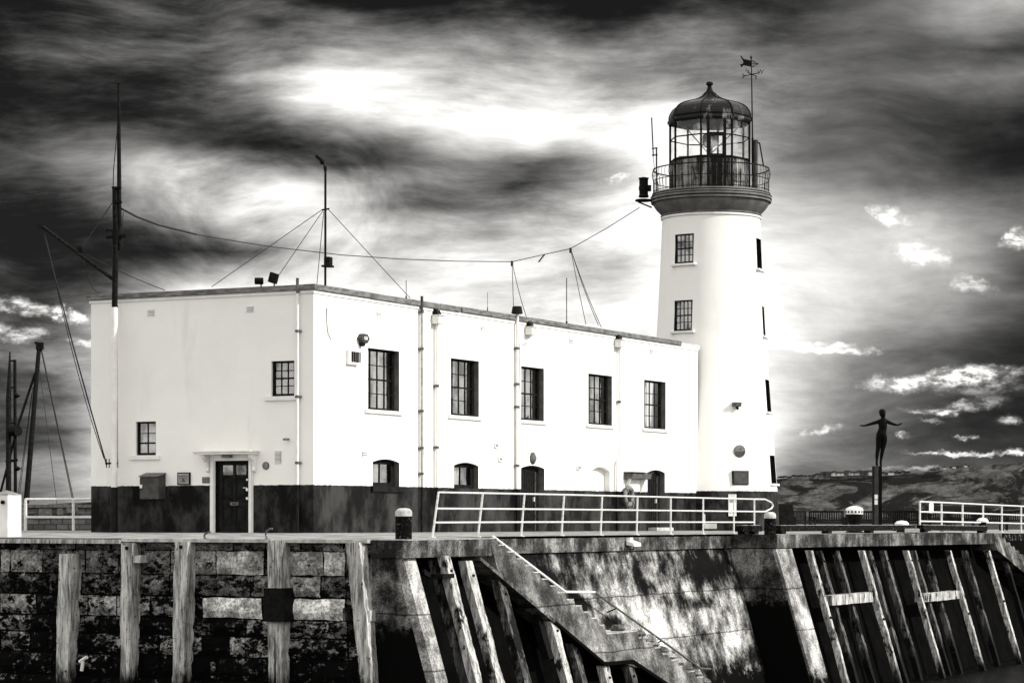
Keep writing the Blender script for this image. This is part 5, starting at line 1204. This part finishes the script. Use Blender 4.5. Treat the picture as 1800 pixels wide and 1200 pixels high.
# ------------------------------------------------------------------ rooftop items
wm = thing('wind_mast', at(572, 505, 73.2), 'slim rooftop mast with wind sensor at its tip and guy wires', 'mast')
Wp = lambda px, py: at(px, py, 73.2)
b = MB(); b.tube(at(571.8, 512, 73.2), Wp(572, 300), .035, 8); b.tube(Wp(572, 300), Wp(571.5, 292), .05, 8); b.build('pole', M['iron'], wm)
b = MB(); b.path([Wp(571.5, 296), Wp(568, 286), Wp(565, 284)], .02, 6); b.cbox(Wp(560, 278), RU * .16 - VZ * .12, VY * .03, VZ * .09 + RU * .03); b.lathe(Wp(566, 284), [(.02, -.05), (.07, -.02), (.07, .04), (.02, .08)], 8); b.tube(Wp(563, 288), Wp(569, 288), .02, 6); b.build('wind_sensor', M['iron'], wm)
b = MB(); b.cbox(Wp(577, 460), RU * .16, VY * .2, VZ * .28); b.cbox(Wp(576, 468), RU * .26, VY * .25, VZ * .06); b.build('junction_case', M['iron'], wm, bevel=.01)
b = MB(); b.tube(Wp(566, 369), Wp(579, 367), .025, 6); b.build('guy_ring', M['iron'], wm)
for a, e, lab in (((567, 368), ony(372, 504, .1), 'leftmost guy wire of the wind mast'), ((568, 370), ony(487, 488, .3), 'steep guy wire of the wind mast ending by the square floodlight'), ((569, 372), at(557, 500, 78), 'nearly vertical rear guy wire of the wind mast'), ((577, 368), onx(721, 524, -.1), 'right guy wire of the wind mast')):
    rope('guy_wire', [Wp(*a), e], .011, lab, 'guy wire', 'wire')
for px, py, kind, lab in ((459, 505, 0, 'small round rooftop floodlight'), (482, 503, 1, 'tilted square rooftop floodlight')):
    p = ony(px, py, .1); root = thing('roof_floodlight', p, lab + ' above the front coping', 'floodlight', 'rooftop floodlights'); b = MB()
    if kind: c = p + VZ * .23 - RU * .02; b.cbox(c, RU * .20 - VZ * .07, VY * .14, VZ * .28 + RU * .07)
    else: c = p + VZ * .18 - RU * .04; b.tube(c - RU * .14, c + RU * .1, .10, 12)
    b.build('head', M['iron'], root, bevel=.01); b = MB(); b.path([p, p + VZ * .08, c], .02, 6); b.tube(p, p + RU * .2, .015, 6); b.build('bracket', M['iron'], root)
for px, y0, y1, r_, lab in ((714, 522, 492, .012, 'short whip aerial on the roof beside the right guy wire'), (857, 542, 514, .008, 'faint thin aerial on the roof above the second tall window'), (996, 566, 488, .018, 'tallest thin aerial on the roof above the fourth window')):
    p, q = onx(px, y0 + 3, -.25), onx(px, y1, -.25); root = thing('roof_aerial', p, lab, 'antenna', 'thin aerials on the roof'); b = MB(); b.tube(p, q, r_, 6); b.build('rod', M['grey'], root); b = MB(); b.tube(p - VZ * .05, p + VZ * .08, r_ * 2, 6); b.build('base', M['iron'], root)

# ------------------------------------------------------------------ railings
def railing(name, posts, rails, label, r=.029, loop=False, ends=None):
    root = thing(name, posts[0][0], label, 'railing')
    for f_, t_ in posts:
        b = MB(); b.tube(f_, t_ + (t_ - f_).normalized() * .015, r, 8); b.build('post', M['rail'], root, smooth=True)
        b = MB(); b.tube(f_ - VZ * .01, f_ + VZ * .015, .09, 10); b.build('base_plate', M['rail'], root)
    for k in rails:
        b = MB(); b.path([f_.lerp(t_, k) for f_, t_ in posts], r * .82, 8); b.build('rail', M['rail'], root, smooth=True)
    return root
ps = []
for i, px in enumerate((760, 840, 916, 987, 1055.7, 1119, 1179, 1236, 1290, 1326)):
    p = onx(px, 941, 7.22); p.z = deck_z(7.22, p.y); lean = (.15, .12, .10, .08, .05, .03, 0, 0, 0, 0)[i]; ps.append((p, p + Vector((lean, .04 if lean > .1 else 0, 1.1))))
rr_ = railing('railing', ps, (1., .64, .33), 'long white tubular railing above the sea wall beside the building')
p, q = ps[-1]; e = onx(1345, 880, 7.22); b = MB(); t0, t1 = q, p.lerp(q, .64); b.path([t0, Vector((t0.x, e.y, t0.z)), Vector((t0.x, e.y + .55, t0.z - .10)), Vector((t0.x, e.y + .7, (t0.z + t1.z) / 2)), Vector((t0.x, e.y + .55, t1.z + .1)), Vector((t0.x, e.y, t1.z)), t1], .028, 8); b.build('end_loop', M['rail'], rr_, smooth=True)
ps = []
for px in (1617, 1655, 1692, 1728, 1761, 1795, 1827):
    p = onx(px, 933, 7.9); p.z = deck_z(7.2, p.y) + .03; ps.append((p, p + VZ * 1.1))
rr_ = railing('railing', ps, (1., .66, .34), 'white tubular railing at far right in front of the benches', .038)
p = ps[0][0].lerp(ps[1][0], .52); b = MB(); b.cbox(p + VZ * .88, Vector((0, .5, 0)), Vector((.02, 0, 0)), VZ * .38); b.build('rail_sign', M['white'], label='small white rectangular sign tied to the far right railing', cat='sign')
ps = []
for px in (45, 129, 215):
    p = at(px, 940, 86); p.z = -.12; ps.append((p, p + VZ * 1.17))
railing('railing', ps, (1., .47), 'white two bar railing left of the building', .05)
# white pillar
p = at(4, 942, 64); p.z = -.1; root = thing('gate_pillar', p, 'white boxy pillar with shallow pointed cap at the left edge', 'pillar')
ang = R(62); u1 = Vector((math.cos(R(-5)), math.sin(R(-5)), 0)); u2 = Vector((-u1.y, u1.x, 0)); c = p + RU * .05 + Vector((FV[0], FV[1], 0)) * .3
b = MB(); b.cbox(c + VZ * .55, u1 * .56, u2 * .5, VZ * 1.12); b.build('shaft', M['white'], root, bevel=.01)
b = MB(); top = [c + u1 * s * .30 + u2 * t * .27 + VZ * 1.115 for s, t in ((-1, -1), (1, -1), (1, 1), (-1, 1))]
for i in range(4): b.face([top[i], top[(i + 1) % 4], c + VZ * 1.23])
b.face(top); b.build('cap', M['canvas'], root)
b = MB(); q = c - u2 * .26 + u1 * .14 + VZ * .92; b.tube(q, q - u2 * .06, .05, 10); b.build('knob', M['iron'], root); b = MB(); q = c - u2 * .26 - u1 * .16 + VZ * .66; b.cbox(q, u1 * .12, u2 * .01, VZ * .2); b.build('sign', M['iron'], root)

# ------------------------------------------------------------------ bollards, baulks, mooring post
def bollard(p, r, h, label, cap=.16):
    root = thing('bollard', p, label, 'bollard', 'round capped bollards'); b = MB(); b.lathe(p, [(r, 0), (r * 1.0, h * .5), (r, h - cap)], 20); b.build('shaft', M['bollard'], root, smooth=True)
    b = MB(); b.lathe(p + VZ * (h - cap), [(r * 1.02, 0), (r * 1.04, cap * .45), (r * .95, cap * .7), (r * .7, cap * .92), (r * .3, cap)], 20); b.build('cap', M['copingtop'], root, smooth=True); return root
p = at(709.5, 942, 58.3); p.z = -.1; bollard(p, .195, .75, 'nearest black bollard with white domed cap before the building corner', .19)
p = at(1353.5, 935, 77.5); p.z = -.1; bollard(p, .18, .70, 'black bollard with pale cap at the end loop of the railing', .2)
p = at(1502, 930, 88.5); p.z = -.12; root = thing('mooring_bollard', p, 'large flared black mooring bollard with slotted white cap', 'mooring bollard')
b = MB(); b.lathe(p, [(.36, 0), (.27, .06), (.2, .2), (.19, .32), (.25, .42), (.27, .6), (.29, .68)], 24); b.build('body', M['iron'], root, smooth=True)
b = MB(); b.lathe(p + VZ * .66, [(.3, .0), (.31, .04), (.31, .17), (.27, .22), (.15, .27), (.03, .29)], 24); b.build('cap', M['white'], root, smooth=True)
b = MB()
for i in range(-3, 4):
    t = A0 + i * .42; n = Vector((math.cos(t), math.sin(t), 0)); u = Vector((-n.y, n.x, 0)); b.cbox(p + n * .312 + VZ * .745, u * .06, n * .02, VZ * .07)
b.build('slots', M['iron'], root)
for px, py, lab, sc_, h0 in ((1585, 930, 'low white domed mooring cap beside the railing start', .26, .25), (1727, 930, 'low white domed mooring cap behind the far right railing', .23, .42)):
    p = at(px, py, 92 if px < 1600 else 100); p.z = deck_z(7, p.y); root = thing('capped_bollard', p, lab, 'bollard', 'low white capped bollards')
    b = MB(); b.lathe(p, [(sc_ * .8, 0), (sc_ * .6, .1), (sc_ * .7, h0)], 16); b.build('stem', M['iron'], root, smooth=True); b = MB(); b.lathe(p + VZ * h0, [(sc_, 0), (sc_ * 1.02, .07), (sc_ * .7, .15), (.03, .18)], 20); b.build('cap', M['white'], root, smooth=True)
def baulk(px0, px1, x, z0, label, y_=None):
    a, c = onx(px0, 930, x), onx(px1, 930, x); root = thing('timber_baulk', (x, a.y, deck_z(x, a.y)), label, 'timber kerb', 'dark timber kerb baulks'); za, zc = deck_z(x, a.y), deck_z(x, c.y)
    b = MB(); b.obox((x - .28, a.y, za + z0), Vector((.28, 0, 0)), Vector((0, c.y - a.y, zc - za)), VZ * .19); b.build('beam', M['bollard'], root, bevel=.015)
    b = MB(); b.obox((x - .24, a.y + .04, za + z0 + .192), Vector((.2, 0, 0)), Vector((0, c.y - a.y - .08, zc - za)), VZ * .008); b.build('worn_top', M['copingtop'], root)
    n = max(2, int((c.y - a.y) / 3.2))
    for i in range(n): y = a.y + .2 + (c.y - a.y - .8) * i / (n - 1); b = MB(); b.box(x - .26, x - .02, y, y + .35, deck_z(x, y), deck_z(x, y) + z0 + .01); b.build('block', M['iron'], root)
baulk(1306, 1340, 8.0, .08, 'short dark timber kerb just before the corner bollard'); baulk(1372, 1608, 8.2, .08, 'longest dark timber kerb below the statue and mooring bollard'); baulk(1624, 1736, 8.2, .08, 'dark timber kerb under the far right railing')
p = at(1602, 934, 90.5); p.z = -.13; b = MB(); b.cbox(p + VZ * .08, RU * .55, Vector((FV[0], FV[1], 0)) * .4, VZ * .15); b.build('white_block', M['copingtop'], bevel=.02, label='chipped white block at the foot of the far right railing', cat='block')
# dark bin by the tower
p = at(1383, 925, 99); p.z = -.1; root = thing('storage_locker', p, 'black locker with slanted side beside the lighthouse', 'locker'); Fw = Vector((FV[0], FV[1], 0)); b = MB()
b.prism([p + RU * -.35 + VZ * .1, p + RU * .36 + VZ * .1, p + RU * .24 + VZ * 1.05, p + RU * -.32 + VZ * 1.07], Fw * .6); b.build('body', M['black'], root)
b = MB(); b.cbox(p + VZ * .06 + Fw * .3, RU * .8, Fw * .7, VZ * .12); b.build('plinth', M['black'], root); b = MB(); b.cbox(p + VZ * .135 - Fw * .04, RU * .74, Fw * .06, VZ * .03); b.build('trim', M['white'], root)
# floodlight on the coping
p = onx(1103, 955, 7.3); root = thing('quay_floodlight', p, 'white floodlight bolted to the sea wall coping over the stairs', 'floodlight'); b = MB()
b.prism([p + Vector((.05, -.20, .10)), p + Vector((.28, -.20, .02)), p + Vector((.30, -.20, -.08)), p + Vector((.05, -.20, -.04))], (0, .5, 0)); b.build('head', M['white'], root, bevel=.01)
b = MB(); b.cbox(p + Vector((.06, -.02, .13)), VX * .16, VY * .2, VZ * .09); b.build('junction', M['white'], root); b = MB(); b.path([p + Vector((0, -.15, -.05)), p + Vector((.1, -.05, -.16)), p + Vector((.16, .1, -.16)), p + Vector((.1, .2, -.05))], .015); b.build('bracket', M['iron'], root)

# ------------------------------------------------------------------ benches
def make_bench():
    root = thing('park_bench', (0, 0, 0), 'x', 'bench', 'wooden benches along the pier end'); Wd = 1.75
    for sx in (-1, 1):
        for sy, hh in ((-.24, .62), (.26, .95)):
            b = MB(); b.cbox((sx * (Wd / 2 - .05), sy + (.04 if hh > .8 else 0), hh / 2), VX * .07, VY * .07, VZ * hh); b.build('leg', M['iron'], root)
        b = MB(); b.cbox((sx * (Wd / 2 - .05), -.02, .63), VX * .09, VY * .56, VZ * .04); b.build('armrest', M['iron'], root)
    b = MB()
    for i in range(5): b.cbox((0, -.22 + i * .1, .44), VX * (Wd - .04), VY * .08, VZ * .03)
    b.cbox((0, -.25, .38), VX * (Wd - .1), VY * .04, VZ * .08); b.build('seat', M['iron'], root)
    b = MB(); b.cbox((0, .30, .92), VX * (Wd - .12), VY * .045, VZ * .09); b.cbox((0, .28, .50), VX * (Wd - .12), VY * .04, VZ * .06)
    n = 14
    for i in range(n): b.cbox((-Wd / 2 + .14 + (Wd - .28) * i / (n - 1), .29, .71), VX * .055, VY * .02, VZ * .38)
    b.build('backrest', M['iron'], root); return root
bench0 = make_bench(); face = math.atan2(FV[1], FV[0]) - math.pi / 2
bl = [(1408, 118, 50, 'leftmost bench turned sideways beside the black locker'), (1454, 122, 2, 'bench between the locker and the mooring bollard'), (1518, 124, -2, 'bench mostly behind the mooring bollard'), (1566, 122, 3, 'bench just right of the statue pillar'),
      (1603, 119, -16, 'angled bench left of the far right railing'), (1646, 121, 8, 'bench behind the small white rail sign'), (1695, 123, 2, 'bench behind the third bay of the right railing'), (1740, 124, -5, 'bench right of the low cap behind the railing'), (1790, 122, 4, 'rightmost bench at the photo edge')]
for i, (px, D, rot, lab) in enumerate(bl):
    p = at(px, 925, D); z = -.22
    o = bench0 if i == 0 else copy_tree(bench0); o.location = (p.x, p.y, z); o.rotation_euler = (0, 0, face + R(rot)); o['label'] = lab

# ------------------------------------------------------------------ statue
SD = 92.
S = lambda X, Y, d=0.: at(1490 + X / 8.575, 700 + Y / 8.575, SD) + Vector((FV[0], FV[1], 0)) * d
stt = thing('diving_statue', at(1543, 930, SD) , 'black statue of a diving woman with outstretched arms on a post', 'statue')
b = MB(); p0 = at(1543, 932, SD); zt_ = S(430, 1020).z
b.obox(at(1535.5, 932, SD), RU * .19, Fw * .3, VZ * (zt_ - p0.z)); b.build('pillar_face', M['midgrey'], stt)
b = MB(); b.obox(at(1544.8, 932, SD) - Fw * .04, RU * .11, Fw * .4, VZ * (zt_ - p0.z + .005)); b.obox(at(1535.2, 932, SD) - Fw * .05, RU * .03, Fw * .4, VZ * (zt_ - p0.z + .003)); b.build('pillar_flanges', M['bronze'], stt)
for y0 in (869, 878.5):
    b = MB(); b.obox(at(1537, y0 + 8, SD) - Fw * .02, RU * .13, Fw * .015, VZ * .17); b.build('pillar_plate', M['white'], stt, bevel=.006)
def skin_obj(name, verts, edges, radii, mt, parent, root_i=0):
    me = bpy.data.meshes.new(name); o0 = WL[parent]; me.from_pydata([Vector(v) - o0 for v in verts], edges, []); o = bpy.data.objects.new(name, me); COL.objects.link(o); o.parent = parent; WL[o] = o0
    sk = o.modifiers.new('skin', 'SKIN'); 
    if not me.skin_vertices: me.attributes
    for i, r_ in enumerate(radii): r_ = r_ * 1.28; me.skin_vertices[0].data[i].radius = (r_, r_) if not isinstance(r_, tuple) else r_
    me.skin_vertices[0].data[root_i].use_root = True
    ss = o.modifiers.new('smooth', 'SUBSURF'); ss.levels = ss.render_levels = 2; me.materials.append(mt)
    dg = bpy.context.evaluated_depsgraph_get(); dg.update(); me2 = bpy.data.meshes.new_from_object(o.evaluated_get(dg)); o.modifiers.clear(); o.data = me2; me2.name = name
    for pl in me2.polygons: pl.use_smooth = True
    return o
sv_, se, sr = [], [], []
def add(P, r_, par=None):
    sv_.append(P); sr.append(r_)
    if par is not None: se.append((par, len(sv_) - 1))
    return len(sv_) - 1
pel = add(S(512, 560), .155); wst = add(S(522, 480, -.02), .115, pel); rib = add(S(535, 410, -.03), .135, wst); chs = add(S(535, 350, -.02), .135, rib); nk0 = add(S(535, 312), .07, chs); nk = add(S(536, 290), .052, nk0)
hd0 = add(S(530, 262), .085, nk); hd1 = add(S(522, 225), .108, hd0); hd2 = add(S(522, 200), .075, hd1)
for sgn, pts in ((-1, [(490, 335, .075), (465, 352, .062), (380, 375, .048), (320, 393, .040), (265, 408, .030), (240, 412, .024)]), (1, [(580, 335, .075), (600, 352, .06), (660, 378, .048), (710, 393, .040), (752, 402, .028), (768, 398, .024)])):
    k = chs
    for x, y, r_ in pts: k = add(S(x, y), r_, k)
    hx, hy = pts[-1][0], pts[-1][1]; dx, dy = (-1, -.08) if sgn < 0 else (.9, -.4)
    palm = add(S(hx + dx * 18, hy + dy * 18), .028, k)
    for f_, (L1, sp) in enumerate(((44, -.5), (50, -.17), (52, .17), (44, .5))):
        m1 = add(S(hx + dx * (18 + L1 * .5), hy + dy * (18 + L1 * .5) + sp * 2, sp * .07), .011, palm); add(S(hx + dx * (18 + L1), hy + dy * (18 + L1) + sp * 2, sp * .09), .009, m1)
    m1 = add(S(hx + dx * 22, hy + dy * 22 - 8, -.05), .012, palm); add(S(hx + dx * 38, hy + dy * 38 - 12, -.07), .010, m1)
for pts in ([(478, 600, .12), (470, 660, .10), (462, 740, .072), (450, 800, .062), (443, 860, .058), (440, 920, .038), (436, 965, .036), (440, 1000, .036), (448, 1022, .03)], [(545, 600, .12), (548, 660, .098), (532, 740, .07), (522, 800, .060), (512, 860, .056), (503, 920, .038), (498, 960, .036), (500, 998, .036), (508, 1022, .03)]):
    k = pel
    for x, y, r_ in pts: k = add(S(x, y), r_, k)
skin_obj('figure', sv_, se, sr, M['bronze'], stt, pel)
b = MB(); c = S(522, 222); b.lathe(c - VZ * .1, [(.03, 0), (.10, .06), (.125, .13), (.115, .2), (.07, .245), (.01, .255)], 14); b.build('hair', M['bronze'], stt, smooth=True)

# ------------------------------------------------------------------ boats and far things at left
def boat(name, c, L_, label):
    root = thing(name, c, label, 'boat'); b = MB(); n = 14; ax = RU; w_ = Fw
    for i in range(n + 1):
        t = i / n; x = (t - .5) * L_; bw = 1.9 * (1 - abs(2 * t - 1) ** 2.6) + .08; sh_ = .6 * (2 * t - 1) ** 2
        for s_ in ((-bw, 1.9 + sh_), (-bw * .85, .6), (0, -.3), (bw * .85, .6), (bw, 1.9 + sh_)): b.v.append(c + ax * x + w_ * s_[0] + VZ * s_[1])
    for i in range(n):
        for j in range(4): q = i * 5 + j; b.f.append([q, q + 1, q + 6, q + 5])
        b.f.append([i * 5 + 4, i * 5, i * 5 + 5, i * 5 + 9])
    b.build('hull', M['midgrey'], root); b = MB(); b.cbox(c + VZ * 2.6 - ax * L_ * .2, ax * 2.6, w_ * 2.2, VZ * 1.8); b.build('wheelhouse', M['white'], root, bevel=.1); return root
B1 = lambda px, py: at(px, py, 104.)
c = B1(20, 908); c.z = -5.0; bt = boat('fishing_boat', c - RU * 4, 14, 'fishing boat with twin dark masts hidden behind the left quay')
b = MB(); b.tube(Vector(B1(15, 940)) - VZ * 2.6, B1(15, 700), .12, 8, .11); b.tube(B1(15, 700), B1(17.5, 618), .11, 8, .03); b.build('main_mast', M['darkwood'], bt)
b = MB(); b.tube(Vector(B1(28, 940)) - VZ * 2.6, B1(26, 632), .075, 8, .065); b.build('pole_mast', M['iron'], bt)
b = MB()
for y in (634, 681, 744, 810): b.tube(B1(17, y), B1(27, y), .035, 6)
for x, y in ((30, 695), (31, 823)): b.lathe(B1(x, y), [(.02, -.1), (.16, 0), (.02, .1)], 8)
b.tube(B1(10, 811), B1(31, 808), .06, 8); b.build('spreaders', M['iron'], bt)
b = MB(); b.tube(B1(22, 757), B1(34, 757) - Fw * .2, .22, 16); b.tube(B1(20, 757) - Fw * .3, B1(30, 757) - Fw * .3, .22, 12); b.build('radar_drum', M['iron'], bt); text('FLOAT', .2, B1(25, 759) - Fw * .6, Fr((0, 0, 0), VZ, -Fw), M['canvas'], bt) if False else None
b = MB(); b.tube(B1(0, 868), B1(34, 740), .05, 8); b.tube(B1(34, 740), B1(62, 655), .055, 8); b.build('derrick', M['iron'], bt)
c = B1(60, 908) + Fw * 8; c.z = -5.0; b2 = boat('sailing_boat', c + RU * 5, 11, 'boat with a raked dark mast and stays left of the building')
b = MB(); b.tube(B1(39, 960) - VZ * 2.2, B1(42, 890), .15, 10); b.build('mast_foot', M['canvas'], b2, smooth=True)
b = MB(); b.tube(B1(46, 884), B1(68.5, 612), .12, 10, .09); b.build('mast', M['darkwood'], b2, smooth=True)
b = MB(); b.cbox(B1(70, 608), RU * .3, Fw * .2, VZ * .3); b.tube(B1(61, 602), B1(75, 604), .05, 6); b.build('mast_head', M['iron'], b2)
b = MB()
for a, e in (((73, 613), (143, 940)), ((72, 613), (130, 890)), ((70, 650), (100, 885)), ((58, 680), (33, 880)), ((56, 690), (31, 875)), ((60, 655), (52, 690))): b.tube(B1(*a), B1(*e), .014 if a[0] < 72 else .02, 5)
b.build('rigging', M['wire'], b2)
fwz = thing('harbour_wall', at(100, 940, 150), 'dark block built harbour wall seen beyond the left railing', 'harbour wall')
a, c = at(-160, 908, 150), at(190, 908, 150); b = MB(); b.obox(Vector((a.x, a.y, -5.3)), c - a, Fw * 1.5, VZ * (5.3 + 1.0)); b.build('wall', M['farwall'], fwz)
b = MB(); b.obox(Vector((a.x, a.y, 1.0)) - Fw * .1, c - a, Fw * 1.7, VZ * .18); b.build('capping', M['grey'], fwz)
for i, (x0, x1, y0, y1) in enumerate(((67, 91, 893, 910), (99, 111, 892, 906), (116, 138, 891, 902))):
    p = at(x0, y1, 149.9); b = MB(); b.obox(p, RU * ((x1 - x0) * 150 / FL), Fw * .3, VZ * ((y1 - y0) * 150 / FL)); b.build('pale_block', M['grey'], fwz, bevel=.05)

# ------------------------------------------------------------------ houses and trees on the far hill
def gp(px, dy, D=2895):   # point standing on the crest
    z = (908 - crest_y(px)) * 2900 / FL; p = at(px, 908, D); return Vector((p.x, p.y, z + dy))
random.seed(5)
hx_ = [1446, 1452, 1459, 1466, 1473, 1481, 1487, 1492, 1498, 1504, 1510, 1516, 1522, 1529, 1566, 1649, 1660, 1677, 1689, 1697]
for i, px in enumerate(hx_):
    p = gp(px, -1.5 if px < 1600 else 0, 2870); w_ = random.uniform(5, 8) * (.6 if px > 1600 else 1); hh = random.uniform(2.5, 4) * (.5 if px > 1600 else 1); u = RU; v_ = Fw
    if i == 0: nxt = ''
    root = thing('house', p, 'tiny distant house with pale walls on the far hill crest', 'house', 'distant houses on the far hill')
    b = MB(); b.cbox(p + VZ * hh / 2, u * w_, v_ * 6, VZ * hh); b.build('wall', M['farwhite' if random.random() < .6 else 'farroof'], root)
    b = MB(); b.prism([p + u * -w_ * .55 - v_ * 3.3 + VZ * hh, p + u * w_ * .55 - v_ * 3.3 + VZ * hh, p + u * w_ * .3 - v_ * 3.3 + VZ * (hh + 2.2), p - u * w_ * .3 - v_ * 3.3 + VZ * (hh + 2.2)], v_ * 6.6); b.build('roof', M['farroof'], root)
tx = [(x, random.uniform(2.5, 4.5)) for x in [1372, 1380, 1388, 1396, 1403, 1409, 1416, 1423, 1430, 1438, 1449, 1463, 1478, 1490, 1495, 1508, 1519, 1553, 1559, 1564, 1569, 1576, 1581, 1588, 1592, 1596, 1640, 1674, 1680, 1684, 1700]]
for i, (px, s_) in enumerate(tx):
    if 1670 < px < 1690: s_ = 4.5
    p = gp(px, -1, 2880); root = thing('tree', p, 'tiny dark windswept tree on the far hill crest', 'tree', 'distant trees on the far hill')
    b = MB(); b.tube(p, p + VZ * s_ * .7, .3, 5, .15); b.tube(p + VZ * s_ * .4, p + VZ * s_ * .9 + RU * s_ * .4, .15, 4); b.build('trunk', M['farleaf'], root)
    b = MB()
    for k in range(150):
        t = random.uniform(0, 6.28); rr = s_ * .85 * math.sqrt(random.random()); z = s_ * (.45 + .55 * random.random() * (1 - (rr / s_) ** 2)); c = p + RU * math.cos(t) * rr + Fw * math.sin(t) * rr + VZ * z; q = random.uniform(.3, .8)
        n1 = Vector((random.uniform(-1, 1), random.uniform(-1, 1), random.uniform(-1, 1))).normalized(); n2 = n1.orthogonal().normalized(); b.face([c - n1 * q, c + n2 * q, c + n1 * q, c - n2 * q])
    b.build('crown', M['farleaf'], root)
